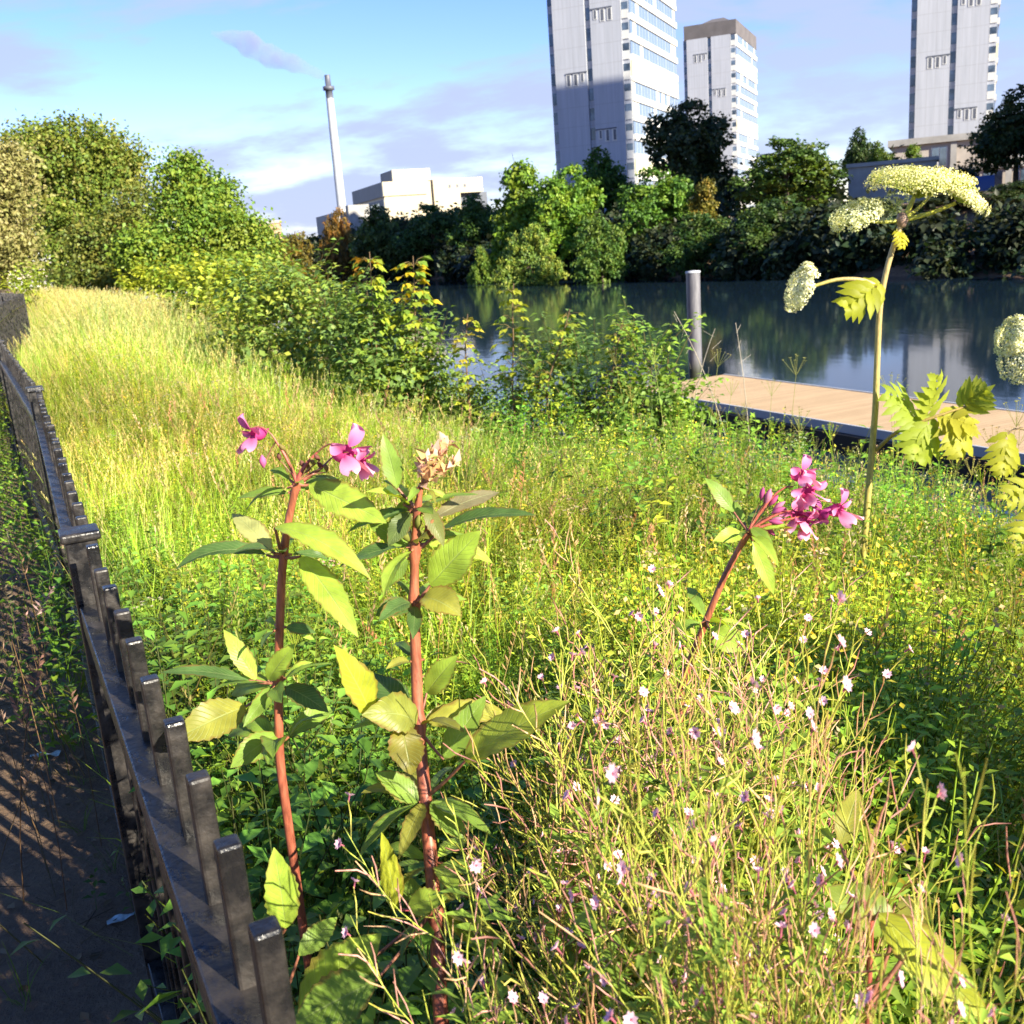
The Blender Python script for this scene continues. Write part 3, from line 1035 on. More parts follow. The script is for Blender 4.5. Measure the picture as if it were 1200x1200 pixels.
FAR = [
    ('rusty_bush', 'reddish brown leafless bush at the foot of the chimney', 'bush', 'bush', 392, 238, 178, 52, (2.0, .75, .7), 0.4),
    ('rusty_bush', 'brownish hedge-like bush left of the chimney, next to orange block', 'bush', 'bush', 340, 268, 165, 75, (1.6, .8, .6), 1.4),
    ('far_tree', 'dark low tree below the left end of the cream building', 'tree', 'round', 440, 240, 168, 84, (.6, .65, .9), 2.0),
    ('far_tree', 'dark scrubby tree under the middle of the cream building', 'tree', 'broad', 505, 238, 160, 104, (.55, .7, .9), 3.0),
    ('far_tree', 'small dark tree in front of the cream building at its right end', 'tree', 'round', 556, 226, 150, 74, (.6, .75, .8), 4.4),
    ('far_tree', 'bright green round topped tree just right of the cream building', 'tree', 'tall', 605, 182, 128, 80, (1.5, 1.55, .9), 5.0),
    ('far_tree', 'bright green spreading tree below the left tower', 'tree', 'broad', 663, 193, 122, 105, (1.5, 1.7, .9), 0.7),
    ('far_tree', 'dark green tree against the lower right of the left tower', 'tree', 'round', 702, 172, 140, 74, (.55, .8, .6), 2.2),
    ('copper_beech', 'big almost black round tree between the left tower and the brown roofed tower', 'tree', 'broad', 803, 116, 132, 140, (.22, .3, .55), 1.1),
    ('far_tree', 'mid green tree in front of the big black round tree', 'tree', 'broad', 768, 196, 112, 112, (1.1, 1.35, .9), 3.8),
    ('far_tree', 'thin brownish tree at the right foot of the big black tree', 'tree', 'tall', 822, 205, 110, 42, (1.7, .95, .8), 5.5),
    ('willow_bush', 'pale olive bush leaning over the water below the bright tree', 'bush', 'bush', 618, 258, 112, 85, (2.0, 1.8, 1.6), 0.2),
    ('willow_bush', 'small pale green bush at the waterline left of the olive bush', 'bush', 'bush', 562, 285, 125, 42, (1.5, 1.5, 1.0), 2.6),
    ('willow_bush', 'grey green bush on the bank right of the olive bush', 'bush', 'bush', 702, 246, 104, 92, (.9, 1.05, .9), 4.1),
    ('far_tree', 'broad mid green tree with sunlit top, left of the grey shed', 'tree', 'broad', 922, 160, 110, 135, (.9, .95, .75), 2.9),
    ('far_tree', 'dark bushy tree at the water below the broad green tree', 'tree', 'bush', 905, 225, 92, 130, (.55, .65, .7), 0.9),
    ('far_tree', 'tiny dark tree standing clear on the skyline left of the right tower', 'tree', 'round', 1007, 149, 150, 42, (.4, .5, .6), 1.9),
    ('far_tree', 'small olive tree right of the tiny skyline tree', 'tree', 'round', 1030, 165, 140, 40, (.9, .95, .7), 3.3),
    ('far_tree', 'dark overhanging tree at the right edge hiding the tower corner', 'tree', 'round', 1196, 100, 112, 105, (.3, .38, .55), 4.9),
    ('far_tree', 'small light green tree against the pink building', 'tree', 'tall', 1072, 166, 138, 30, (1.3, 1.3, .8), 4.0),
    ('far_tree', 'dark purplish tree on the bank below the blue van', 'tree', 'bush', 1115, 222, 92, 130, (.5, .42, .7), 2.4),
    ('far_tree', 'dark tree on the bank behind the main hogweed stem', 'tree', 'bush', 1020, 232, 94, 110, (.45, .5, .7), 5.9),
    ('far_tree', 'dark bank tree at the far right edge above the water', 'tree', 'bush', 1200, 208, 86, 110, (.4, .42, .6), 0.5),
    ('far_tree', 'dark unseen tree added right of the picture to shade the far bank', 'tree', 'round', 1290, 110, 95, 150, (.4, .45, .6), 0.1),  # out of view, added for the shade it throws on the bank
    ('far_tree', 'tall unseen tree added well right of the picture for far bank shade', 'tree', 'broad', 1400, 60, 95, 200, (.4, .45, .6), 3.1),  # likewise unseen and added to keep the right bank dark
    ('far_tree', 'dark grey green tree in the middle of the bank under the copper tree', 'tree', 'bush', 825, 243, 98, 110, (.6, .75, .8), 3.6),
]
for a_ in FAR:
    far_tree(*a_)

# continuous scrub along the far waterline
sc = Geo()
lob = []
tmp = crown_geo(SHAPES['bush'], 60, 16, 0.13, [(0.03, 0.055, 0.02), (0.04, 0.05, 0.022), (0.025, 0.045, 0.025)], 0.08, seed=77)
k = 260
tt = rng.uniform(18, 250, k)
ss = rng.uniform(58.6, 66.5, k)
px_, py_ = xy(ss, tt)
sc_ = rng.uniform(2.2, 4.6, k) * (1 + tt / 260)
inst(sc, tmp, rotz_lean(k, sc_, 0.05), np.stack([px_, py_, ground(px_, py_) - 0.2], 1), rng.uniform(0.6, 1.3, (k, 1)) * np.array([[1, 1, 1]]))
k = 110
tt = rng.uniform(90, 420, k)
ss = rng.uniform(66, 110, k)
px_, py_ = xy(ss, tt)
inst(sc, tmp, rotz_lean(k, rng.uniform(4, 7.5, k), 0.05), np.stack([px_, py_, ground(px_, py_) - 0.2], 1), rng.uniform(0.6, 1.3, (k, 1)) * np.array([[1, 1, 1]]))
o = link('riverside_scrub', sc.mesh('scrub'), M_TREE)
tag(o, 'continuous dark scrub along the far waterline', 'scrub', kind='stuff')


# near trees at the left, with their own finer leaves
def near_tree(name, label, cat, base, lobes, clusters, per, leaf, colors, sig, seed, r0=0.14, trunk_h=None, mat=None, group=None, shell=0.55, lump=True):
    root = empty(name, base)
    tag(root, label, cat, group)
    part('crown', np_mesh('crown', *crown_geo(lumpy(lobes, 6, seed + 3) if lump else lobes, clusters, per, leaf, colors, sig, seed, .72 if lump else shell)), mat or M_TREE, root)
    part('trunk', trunk_geo(trunk_h or max(l[2] for l in lobes) * 0.8, r0, lobes, seed + 1).mesh('trunk'), M_BARK, root)
    return root


def lobes_from(pix, Y, base):
    """Lobes given as photograph centre and radius, at their own distance."""
    out = []
    for (x, y, rx, ry, dy) in pix:
        c = atY(x, y, Y + dy) - np.array(base)
        out.append((c[0], c[1], c[2], rx * (Y + dy) / 1200, rx * (Y + dy) / 1200 * 0.9, ry * (Y + dy) / 1200))
    return out


def base_at(px, Y):
    p = atY(px, 330, Y)
    return (p[0], p[1], float(ground(p[0], p[1])))


LG = 'trees at the left end of the meadow'
b = base_at(70, 31)
near_tree('sycamore_tree', 'largest green tree at the left, behind the meadow', 'tree', b,
          lobes_from([(60, 215, 75, 80, 0), (120, 220, 52, 72, 0), (20, 230, 60, 90, 1), (90, 290, 70, 60, -1), (150, 270, 40, 60, -1), (85, 170, 50, 36, 0), (140, 190, 28, 40, 0)], 31, b),
          1300, 34, 0.115, [(0.16, 0.22, 0.03), (0.21, 0.25, 0.035), (0.13, 0.20, 0.03), (0.24, 0.24, 0.05)], 0.20, 101, 0.2, group=LG)
b = base_at(228, 25)
near_tree('maple_tree', 'bright green pointed tree at the right end of the left tree group', 'tree', b,
          lobes_from([(228, 270, 62, 70, 0), (215, 220, 35, 42, 0), (255, 235, 26, 40, 0), (282, 290, 42, 48, -.5), (190, 300, 48, 50, -.5), (250, 325, 70, 32, -1), (225, 200, 16, 22, 0), (300, 320, 28, 26, -1)], 25, b),
          1250, 34, 0.095, [(0.15, 0.25, 0.028), (0.20, 0.28, 0.03), (0.12, 0.22, 0.03), (0.23, 0.28, 0.035)], 0.145, 103, 0.13, group=LG)
b = base_at(2, 23)
near_tree('willow_tree', 'pale straw green tree cut off by the left picture edge', 'tree', b,
          lobes_from([(0, 245, 34, 70, 0), (8, 200, 24, 40, 0), (-20, 290, 50, 50, 0), (15, 290, 20, 40, -.3)], 23, b),
          520, 36, 0.085, [(0.30, 0.28, 0.10), (0.26, 0.26, 0.08), (0.34, 0.30, 0.12)], 0.16, 105, 0.1, group=LG)
b = base_at(150, 28)
near_tree('hawthorn_tree', 'olive tinged tree between the large tree and the pointed one', 'tree', b,
          lobes_from([(150, 290, 45, 55, 0), (115, 300, 40, 45, -1), (165, 250, 30, 40, 0), (130, 325, 60, 25, -1)], 28, b),
          560, 32, 0.10, [(0.20, 0.20, 0.04), (0.16, 0.19, 0.035), (0.11, 0.16, 0.03)], 0.18, 107, 0.1, group=LG)
# off to the left and out of the picture, closing the meadow behind the railing
b = base_at(-120, 30)
near_tree('sycamore_tree', 'green tree outside the picture left of the straw green tree', 'tree', b,
          lobes_from([(-120, 220, 80, 90, 0), (-60, 270, 60, 70, 0), (-180, 280, 80, 70, 0)], 30, b),
          300, 24, 0.2, [(0.10, 0.15, 0.025), (0.08, 0.13, 0.025)], 0.24, 109, 0.2, group=LG)


# ------------------------------------------------------------------ shrubs on the bank edge
def shrub(name, label, cat, px, py_base, Y, lob_px, clusters, per, leaf, colors, sig, seed, group=None, r0=0.02, sh=0.5, dens=1.0):
    p = atY(px, py_base, Y)
    base = (p[0], p[1], float(ground(p[0], p[1])))
    lob = lobes_from(lob_px, Y, base)
    r_ = np.random.default_rng(seed + 5)
    q = Geo()
    for k_ in range(int(38 * dens * sum(l[3] for l in lob))):
        l_ = lob[r_.integers(len(lob))]
        a = r_.uniform(0, 6.28)
        rad = math.sqrt(r_.random())
        c = np.array([l_[0] + math.cos(a) * l_[3] * rad * .8, l_[1] + math.sin(a) * l_[4] * rad * .8, l_[2] + l_[5] * (1 - rad * rad) ** .5 * .7])
        ln = r_.uniform(.35, 1.0) * sh
        e = c + np.array([math.cos(a) * rad * ln * .8 + r_.normal() * .05, math.sin(a) * rad * ln * .8, ln])
        P = bez(c, (c + e) / 2 + np.array([0, 0, .06]), e, 6)
        q.tube(P, np.linspace(.003, .001, 6), (.20, .15, .05), 3, cap=False)
        cc = np.array(colors[r_.integers(len(colors))]) * 1.3
        for i in range(9):
            p_ = P[min(5, 1 + i // 2)] + (P[-1] - P[-2]) * r_.uniform(-.5, .5)
            for s_ in (0, 2.6):
                b2 = a + i * 1.9 + s_
                d = np.array([math.cos(b2), math.sin(b2), r_.uniform(-.4, .4)])
                q.kite(p_ + d * .015, d, (r_.normal() * .4, r_.normal() * .4, 1), leaf * r_.uniform(.9, 1.5), leaf * .62, cc * r_.uniform(.75, 1.3), droop=.15)
    me = q.mesh('shoot')
    root = near_tree(name, label, cat, base, lob, int(clusters * .42 * dens), per, leaf * .95, colors, sig * 1.25, seed, r0, group=group, shell=0.3, lump=False)
    part('shoot', me, M_FOL, root)
    return root


BG = 'bushes along the top of the bank'
GB = [(0.21, 0.30, 0.05), (0.15, 0.24, 0.05), (0.27, 0.32, 0.05), (0.33, 0.37, 0.055)]
GY = [(0.30, 0.36, 0.04), (0.36, 0.39, 0.04), (0.24, 0.32, 0.04)]
GD = [(0.14, 0.23, 0.05), (0.17, 0.26, 0.055), (0.12, 0.20, 0.05)]
shrub('maple_bush', 'yellow green bush at the foot of the pointed left tree', 'bush', 262, 390, 14,
      [(265, 360, 38, 34, 0), (240, 345, 28, 22, .3), (292, 352, 26, 24, 0), (262, 392, 44, 24, -.2), (235, 385, 24, 24, 0)], 300, 22, 0.09, GY, 0.10, 201, BG)
shrub('maple_bush', 'small yellow shrub in the dark gap below the large left tree', 'bush', 165, 352, 23,
      [(165, 340, 14, 20, 0), (185, 345, 10, 14, 0), (150, 348, 10, 10, 0)], 60, 18, 0.10, GY, 0.08, 203, BG)
shrub('maple_bush', 'small bright shrub beside the far end of the railing', 'bush', 40, 350, 21,
      [(38, 340, 14, 16, 0), (20, 345, 8, 10, 0)], 50, 16, 0.09, GY, 0.08, 204, BG)
shrub('bramble_bush', 'wide dull green bramble mound in front of the far dark bushes', 'bush', 345, 420, 10.5,
      [(345, 375, 50, 40, 0), (310, 362, 34, 28, .5), (390, 380, 38, 36, -.2), (350, 345, 24, 16, 0), (330, 415, 64, 26, -.3), (390, 425, 50, 24, -.3), (290, 400, 40, 26, 0)], 560, 20, 0.065, GB + GD, 0.085, 205, BG)
shrub('bramble_bush', 'dark lower bramble mound under the orange tipped saplings', 'bush', 450, 440, 9.2,
      [(440, 405, 46, 38, 0), (490, 415, 30, 40, 0), (405, 400, 30, 34, .2), (455, 445, 56, 28, -.2), (500, 450, 30, 26, 0)], 460, 20, 0.058, GD + GB[:2], 0.075, 207, BG)
shrub('elder_bush', 'dark feathery leaved bush in front of the water, left of the pile', 'bush', 690, 450, 8.3,
      [(690, 440, 46, 28, 0), (655, 425, 30, 24, .2), (735, 440, 34, 30, 0), (690, 470, 62, 24, -.2), (645, 465, 34, 24, 0), (700, 495, 70, 22, -.2)], 300, 18, 0.055, GD + GB[:3], 0.06, 209, BG, sh=.42, dens=.6)
shrub('elder_bush', 'bright green feathery bush beside the steel pile', 'bush', 775, 460, 7.9,
      [(772, 455, 34, 34, 0), (760, 418, 22, 20, 0), (798, 475, 24, 28, 0), (745, 480, 40, 26, -.1), (785, 508, 40, 24, 0)], 300, 18, 0.052, [(0.17, 0.28, 0.04), (0.22, 0.33, 0.04), (0.14, 0.24, 0.04)], 0.05, 211, BG, sh=.40, dens=.75)
shrub('bramble_bush', 'thin green bush low in front of the water between the saplings', 'bush', 580, 450, 8.8,
      [(612, 455, 22, 22, 0), (585, 474, 56, 18, 0), (540, 474, 36, 16, 0)], 150, 18, 0.05, GB, 0.06, 213, BG, sh=.34, dens=.5)


def sapling(label, px_path, Y, leaf, tip_col, seed, cols, n_leaf=90, spread=0.20, name='maple_sapling', tipfrac=0.75):
    r_ = np.random.default_rng(seed)
    pts = [atY(x, y, Y) for x, y in px_path]
    p0 = pts[0].copy()
    gz_ = float(ground(p0[0], p0[1]))
    base = np.array([p0[0], p0[1], gz_])
    root = empty(name, base)
    tag(root, label, 'sapling', 'saplings on the bank edge')
    path = smooth_path([np.zeros(3)] + [p - base for p in pts], 24)
    q = Geo()
    q.tube(path, np.linspace(0.014, 0.004, 24), (0.16, 0.10, 0.05), 6)
    l = Geo()
    hi = path[-1][2]
    for i in range(n_leaf):
        u = 0.25 + 0.75 * (i + r_.random()) / n_leaf
        c = path[int(u * 23)]
        a = r_.uniform(0, 2 * math.pi)
        ln = spread * r_.uniform(0.3, 1.0) * (1.15 - u * 0.75)
        tip = c + np.array([math.cos(a) * ln, math.sin(a) * ln, ln * r_.uniform(-0.1, 0.6)])
        q.tube([c, (c + tip) / 2 + (0, 0, 0.02), tip], 0.0022, (0.22, 0.16, 0.05), 3, cap=False)
        cc = np.array(tip_col if u > tipfrac and r_.random() < 0.6 else cols[r_.integers(len(cols))]) * r_.uniform(0.8, 1.25)
        d0 = np.array([math.cos(a), math.sin(a), -0.45 + r_.normal() * 0.2])
        for da in (-0.75, 0, 0.75):
            d1 = np.array([math.cos(a + da), math.sin(a + da), d0[2]])
            l.kite(tip, d1, (r_.normal() * .3, r_.normal() * .3, 1), leaf * (1.0 if da == 0 else 0.75) * r_.uniform(.8, 1.2), leaf * 0.6, cc, droop=0.1)
    part('stem', q.mesh('stem'), M_STEM, root)
    part('foliage', l.mesh('foliage'), M_FOL, root)
    return root


SC = [(0.30, 0.37, 0.04), (0.24, 0.33, 0.04), (0.37, 0.40, 0.04), (0.18, 0.29, 0.04)]
OR = (0.50, 0.26, 0.03)
sapling('left sapling on the bank with an orange leaf at its very tip', [(445, 440), (440, 400), (436, 350), (433, 295)], 9, 0.095, OR, 301, SC, 110, 0.24, tipfrac=.93)
sapling('tallest yellow topped sapling in front of the dark water', [(490, 450), (487, 400), (486, 350), (484, 300)], 9, 0.10, (0.6, 0.46, 0.03), 303, SC, 140, 0.28, tipfrac=.8)
sapling('short sapling with yellow leaves just left of the orange tipped one', [(385, 430), (383, 390), (380, 345)], 9.6, 0.085, (0.5, 0.4, 0.03), 305, SC, 55, 0.26, tipfrac=.6)
sapling('slender green sapling in front of the water, middle of the bank', [(600, 450), (602, 400), (600, 360), (602, 332)], 8.4, 0.08, SC[2], 307, SC, 90, 0.24)
sapling('small pale sapling left of the slender green one', [(548, 450), (545, 410), (548, 368)], 8.6, 0.075, (0.5, 0.42, 0.05), 309, SC, 70, 0.2)
sapling('leafy sapling at the left edge of the feathery bushes', [(640, 450), (655, 410), (668, 362)], 8.1, 0.07, SC[0], 311, SC, 90, 0.24)
sapling('leafy sapling right of the feathery dark bush near the pile', [(715, 450), (722, 410), (730, 375)], 8.0, 0.07, SC[0], 313, SC, 90, 0.24)


# ------------------------------------------------------------------ pontoon and piles
def mat_deck():
    mt, t, out = new_mat('decking boards')
    p = N(t, 'ShaderNodeBsdfPrincipled')
    setin(p, Roughness=0.85)
    tcn = N(t, 'ShaderNodeTexCoord')
    sp = N(t, 'ShaderNodeSeparateXYZ')
    t.links.new(tcn.outputs['Object'], sp.inputs[0])
    bd = MATH(t, 'DIVIDE', sp.outputs[1], 0.145)
    gap = MATH(t, 'LESS_THAN', MATH(t, 'FRACT', bd), 0.07)
    wn = N(t, 'ShaderNodeTexWhiteNoise', noise_dimensions='1D')
    t.links.new(MATH(t, 'FLOOR', bd), wn.inputs['W'])
    nz = N(t, 'ShaderNodeTexNoise')
    setin(nz, Scale=1.3, Detail=7.0, Roughness=0.65)
    t.links.new(tcn.outputs['Object'], nz.inputs['Vector'])
    v = MATH(t, 'ADD', MATH(t, 'MULTIPLY', wn.outputs['Value'], 0.35), MATH(t, 'MULTIPLY', nz.outputs['Fac'], 0.65))
    rp = N(t, 'ShaderNodeValToRGB')
    rp.color_ramp.elements[0].position = 0.25
    rp.color_ramp.elements[0].color = (0.40, 0.27, 0.145, 1)
    rp.color_ramp.elements[1].position = 0.75
    rp.color_ramp.elements[1].color = (0.50, 0.35, 0.195, 1)
    t.links.new(v, rp.inputs[0])
    mx = N(t, 'ShaderNodeMixRGB')
    t.links.new(gap, mx.inputs[0])
    t.links.new(rp.outputs[0], mx.inputs[1])
    mx.inputs[2].default_value = (0.20, 0.145, 0.09, 1)
    t.links.new(mx.outputs[0], p.inputs['Base Color'])
    t.links.new(p.outputs[0], out.inputs[0])
    return mt


M_DECK = mat_deck()


def mat_pile():
    mt, t, out = new_mat('tubular pile')
    p = N(t, 'ShaderNodeBsdfPrincipled')
    setin(p, Roughness=0.5)
    tcn = N(t, 'ShaderNodeTexCoord')
    sp = N(t, 'ShaderNodeSeparateXYZ')
    t.links.new(tcn.outputs['Object'], sp.inputs[0])
    nz = N(t, 'ShaderNodeTexNoise')
    mp = N(t, 'ShaderNodeMapping')
    mp.inputs['Scale'].default_value = (9, 9, 1.1)
    t.links.new(tcn.outputs['Object'], mp.inputs['Vector'])
    setin(nz, Scale=1.0, Detail=7.0, Roughness=0.65)
    t.links.new(mp.outputs[0], nz.inputs['Vector'])
    # weed and slime up to the flood line, streaked paint above it
    wet = MATH(t, 'SUBTRACT', 1.0, MATH(t, 'MULTIPLY', MATH(t, 'SUBTRACT', MATH(t, 'ADD', sp.outputs[2], MATH(t, 'MULTIPLY', nz.outputs['Fac'], -0.5)), 2.35), 3.0), clamp=True)
    rp = N(t, 'ShaderNodeValToRGB')
    rp.color_ramp.elements[0].position = 0.35
    rp.color_ramp.elements[0].color = (0.075, 0.075, 0.09, 1)
    rp.color_ramp.elements[1].position = 0.7
    rp.color_ramp.elements[1].color = (0.19, 0.185, 0.20, 1)
    t.links.new(nz.outputs['Fac'], rp.inputs[0])
    mx = N(t, 'ShaderNodeMixRGB')
    t.links.new(wet, mx.inputs[0])
    t.links.new(rp.outputs[0], mx.inputs[1])
    mx.inputs[2].default_value = (0.03, 0.035, 0.02, 1)
    t.links.new(mx.outputs[0], p.inputs['Base Color'])
    t.links.new(p.outputs[0], out.inputs[0])
    return mt


M_PILE = mat_pile()
pr = empty('pontoon', (*xy(0, 0), 0), R(25.5))
tag(pr, 'low floating pontoon with a tan deck and black sides', 'pontoon')
S0, S1, T0, T1 = 14.75, 17.85, 9.5, 23.2
part('deck', box_mesh((S0, T0, -2.47), (S1, T1, -2.4)), M_DECK, pr)
part('deck_edge', boxes_mesh([((S0 - 0.06, T0, -2.56), (S0 - 0.003, T1, -2.38)), ((S1 + 0.003, T0, -2.56), (S1 + 0.06, T1, -2.38))]), M_STEEL, pr)
part('hull', box_mesh((S0 + 0.02, T0 + 0.05, -3.2), (S1 - 0.02, T1 - 0.05, -2.473)), M_BLACK, pr)
fd = part('fender', boxes_mesh([((S0 - 0.22, T0 + 0.1, -2.98), (S0 + 0.017, T1 - 0.1, -2.563))]), M_BLACK, pr)
q = Geo()
q.tube([(S0 - 0.08, T1 + 0.1, -2.62), (S0 + 0.6, T1 + 0.12, -2.62)], 0.11, (1, 1, 1), 10)
part('end_float', q.mesh('float'), M_WHITE, pr)


def pile(label, px, py_t, Y, r, mat):
    p = atY(px, py_t, Y)
    root = empty('mooring_pile', (p[0], p[1], -4.8))
    tag(root, label, 'mooring pile')
    q = Geo()
    h = p[2] + 4.8
    q.tube([(0, 0, 0), (0, 0, h - 0.02)], r, (1, 1, 1), 24)
    part('shaft', q.mesh('shaft'), mat, root)
    q = Geo()
    q.tube([(0, 0, h - 0.017), (0, 0, h + 0.03), (0, 0, h + 0.05)], [r + 0.015, r + 0.015, 0.01], (1, 1, 1), 24)
    part('cap', q.mesh('cap'), M_STEEL if mat is M_PILE else mat, root)


pile('dark steel mooring pile standing at the left end of the pontoon', 812, 319, 28.6, 0.19, M_PILE)

# ------------------------------------------------------------------ railing
posts = [(0.504, -0.774), (-0.865, 2.01), (-2.19, 4.86), (-4.05, 8.5), (-4.95, 10.3), (-5.72, 11.9), (-6.49, 14.05), (-7.25, 16.2), (-8.75, 18.8), (-10.3, 21.4)]
pz = [0, 0, 0, 0.02, 0.08, 0.15, 0.24, 0.28, 0.28, 0.28]
fr = empty('iron_railing', (posts[1][0], posts[1][1], 0))
tag(fr, 'black painted iron railing with square pickets along the path', 'railing')
o0 = np.array([posts[1][0], posts[1][1], 0.0])


def slab(pts_a, pts_b, half_w, z_lo, z_hi):
    """A straight bar from a to b with square section (plan direction kept), bevelled edges left to the shader."""
    a, b_ = np.asarray(pts_a, float), np.asarray(pts_b, float)
    d = (b_ - a)[:2]
    d /= np.linalg.norm(d)
    n_ = np.array([d[1], -d[0], 0]) * half_w
    V = []
    for p in (a, b_):
        for s_, z_ in ((-1, z_lo), (1, z_lo), (1, z_hi), (-1, z_hi)):
            V.append(p + n_ * s_ + np.array([0, 0, z_]))
    return V, [[0, 1, 2, 3], [7, 6, 5, 4], [0, 4, 5, 1], [1, 5, 6, 2], [2, 6, 7, 3], [3, 7, 4, 0]]


def add_bevel(o, w_, seg=2):
    md = o.modifiers.new('bevel', 'BEVEL')
    md.width = w_
    md.segments = seg
    md.limit_method = 'ANGLE'


def picket_geo(q, p, d, z0, z1, hw):
    n_ = np.array([d[1], -d[0], 0]) * hw
    t_ = np.array([d[0], d[1], 0]) * hw
    jz = rng.normal() * 0.004
    jx = rng.normal(size=2) * 0.002
    tp = np.array([jx[0], jx[1], 0])
    V = [p + a * n_ + b_ * t_ + np.array([0, 0, z0]) for a, b_ in ((-1, -1), (1, -1), (1, 1), (-1, 1))]
    V += [p + tp + a * n_ + b_ * t_ + np.array([0, 0, z1 + jz]) for a, b_ in ((-1, -1), (1, -1), (1, 1), (-1, 1))]
    q.add(V, [[0, 3, 2, 1], [4, 5, 6, 7], [0, 1, 5, 4], [1, 2, 6, 5], [2, 3, 7, 6], [3, 0, 4, 7]], (1, 1, 1))


npk = 0
far_pk = Geo()
for i in range(len(posts) - 1):
    a = np.array([*posts[i], pz[i]]) - o0
    b_ = np.array([*posts[i + 1], pz[i + 1]]) - o0
    d = (b_ - a) / np.linalg.norm(b_ - a)
    L = np.linalg.norm((b_ - a)[:2])
    nn = np.array([d[1], -d[0], 0])
    off = nn * -0.013       # rails sit on the path side of the pickets
    ta, tb = a + d * 0.034, b_ - d * 0.034
    q = Geo()
    q.add(*slab(ta + off, tb + off, 0.024, 0.940, 0.955), (1, 1, 1))
    q.add(*slab(ta + nn * -0.034, tb + nn * -0.034, 0.003, 0.905, 0.9398), (1, 1, 1))
    o = part('top_rail', q.mesh('rail', smooth=False), M_FENCE, fr)
    add_bevel(o, 0.003)
    q = Geo()
    q.add(*slab(ta + off, tb + off, 0.024, 0.10, 0.115), (1, 1, 1))
    q.add(*slab(ta + nn * -0.034, tb + nn * -0.034, 0.003, 0.06, 0.0998), (1, 1, 1))
    o = part('bottom_rail', q.mesh('rail', smooth=False), M_FENCE, fr)
    add_bevel(o, 0.003)
    n_p = int(round(L / 0.146))
    for j in range(1, n_p):
        p = b_ + (a - b_) * (j / n_p)
        z_off = 0
        if npk < 92 and i in (0, 1, 2, 3):
            q = Geo()
            picket_geo(q, p, d, 0.045, 1.1, 0.0115)
            o = part('picket', q.mesh('picket', smooth=False), M_FENCE, fr)
            add_bevel(o, 0.0035)
            npk += 1
        else:
            picket_geo(far_pk, p, d, 0.045, 1.1, 0.0115)
if far_pk.n:
    o = part('distant_picket', far_pk.mesh('picket', smooth=False), M_FENCE, fr)
    o['kind'] = 'stuff'
for i, (x, y) in enumerate(posts):
    p = np.array([x, y, pz[i]]) - o0
    d = np.array(posts[min(i + 1, len(posts) - 1)]) - np.array(posts[max(i - 1, 0)])
    d = d / np.linalg.norm(d)
    q = Geo()
    picket_geo(q, p + np.array([d[1], -d[0], 0]) * -0.01, np.array([*d, 0]), -0.3, 1.085, 0.03)
    po = part('post', q.mesh('post', smooth=False), M_FENCE, fr)
    add_bevel(po, 0.003)
    q = Geo()
    picket_geo(q, p + np.array([d[1], -d[0], 0]) * -0.01, np.array([*d, 0]), 1.0855, 1.108, 0.038)
    cp = part('post_cap', q.mesh('cap', smooth=False), M_FENCE, po)
    add_bevel(cp, 0.006, 3)

exec_meadow = True

# ------------------------------------------------------------------ meadow templates
STRAW = np.array([0.52, 0.45, 0.17])
LIME = np.array([0.33, 0.46, 0.04])
GREEN = np.array([0.17, 0.29, 0.028])
DEEP = np.array([0.115, 0.20, 0.026])


def t_grass(nb, h, wd, bend, seed, c0, c1):
    r_ = np.random.default_rng(seed)
    q = Geo()
    for _ in range(nb):
        a = r_.uniform(0, 6.28)
        r0 = r_.uniform(0, 0.03)
        b0 = np.array([math.cos(a) * r0, math.sin(a) * r0, 0])
        H = h * r_.uniform(0.55, 1.1)
        bd = bend * r_.uniform(0.3, 1.3)
        a2 = a + r_.normal() * 0.8
        tip = b0 + np.array([math.cos(a2) * bd * H, math.sin(a2) * bd * H, H * (1 - 0.25 * bd)])
        mid = b0 + np.array([math.cos(a2) * bd * H * 0.25, math.sin(a2) * bd * H * 0.25, H * 0.62])
        P = bez(b0, mid, tip, 5)
        sv = np.array([-math.sin(a2 + 0.7), math.cos(a2 + 0.7), 0])
        ws = np.array([0.7, 1, 0.85, 0.55, 0.08]) * wd * r_.uniform(0.7, 1.3) / 2
        V = np.stack([P + sv * ws[:, None], P - sv * ws[:, None]], 1).reshape(-1, 3)
        F = [[2 * i, 2 * i + 1, 2 * i + 3, 2 * i + 2] for i in range(4)]
        u = np.repeat(np.linspace(0, 1, 5), 2)[:, None]
        C = (c0 * (1 - u) + c1 * u) * r_.uniform(0.75, 1.25)
        q.add(V, F, C)
    return q.arrays()


def t_seed(h, seed, c_st, c_hd, fluffy=1.0):
    """A grass stalk with a loose seed head."""
    r_ = np.random.default_rng(seed)
    q = Geo()
    lean = r_.normal(size=2) * 0.10
    P = bez((0, 0, 0), (lean[0] * .2, lean[1] * .2, h * .6), (lean[0] * h * 1.6, lean[1] * h * 1.6, h), 5)
    q.tube(P, np.linspace(0.0016, 0.0008, 5), c_st, 3, cap=False)
    hl = h * 0.17
    for i in range(16):
        u = i / 15
        c = P[-1] + (P[-1] - P[-2]) / np.linalg.norm(P[-1] - P[-2]) * (u - 0.85) * hl
        a = r_.uniform(0, 6.28)
        q.kite(c, (math.cos(a) * fluffy, math.sin(a) * fluffy, 1.3), (math.sin(a), -math.cos(a), .2), 0.022 * (1.25 - u * .6), 0.005, np.array(c_hd) * r_.uniform(.75, 1.25))
    return q.arrays()


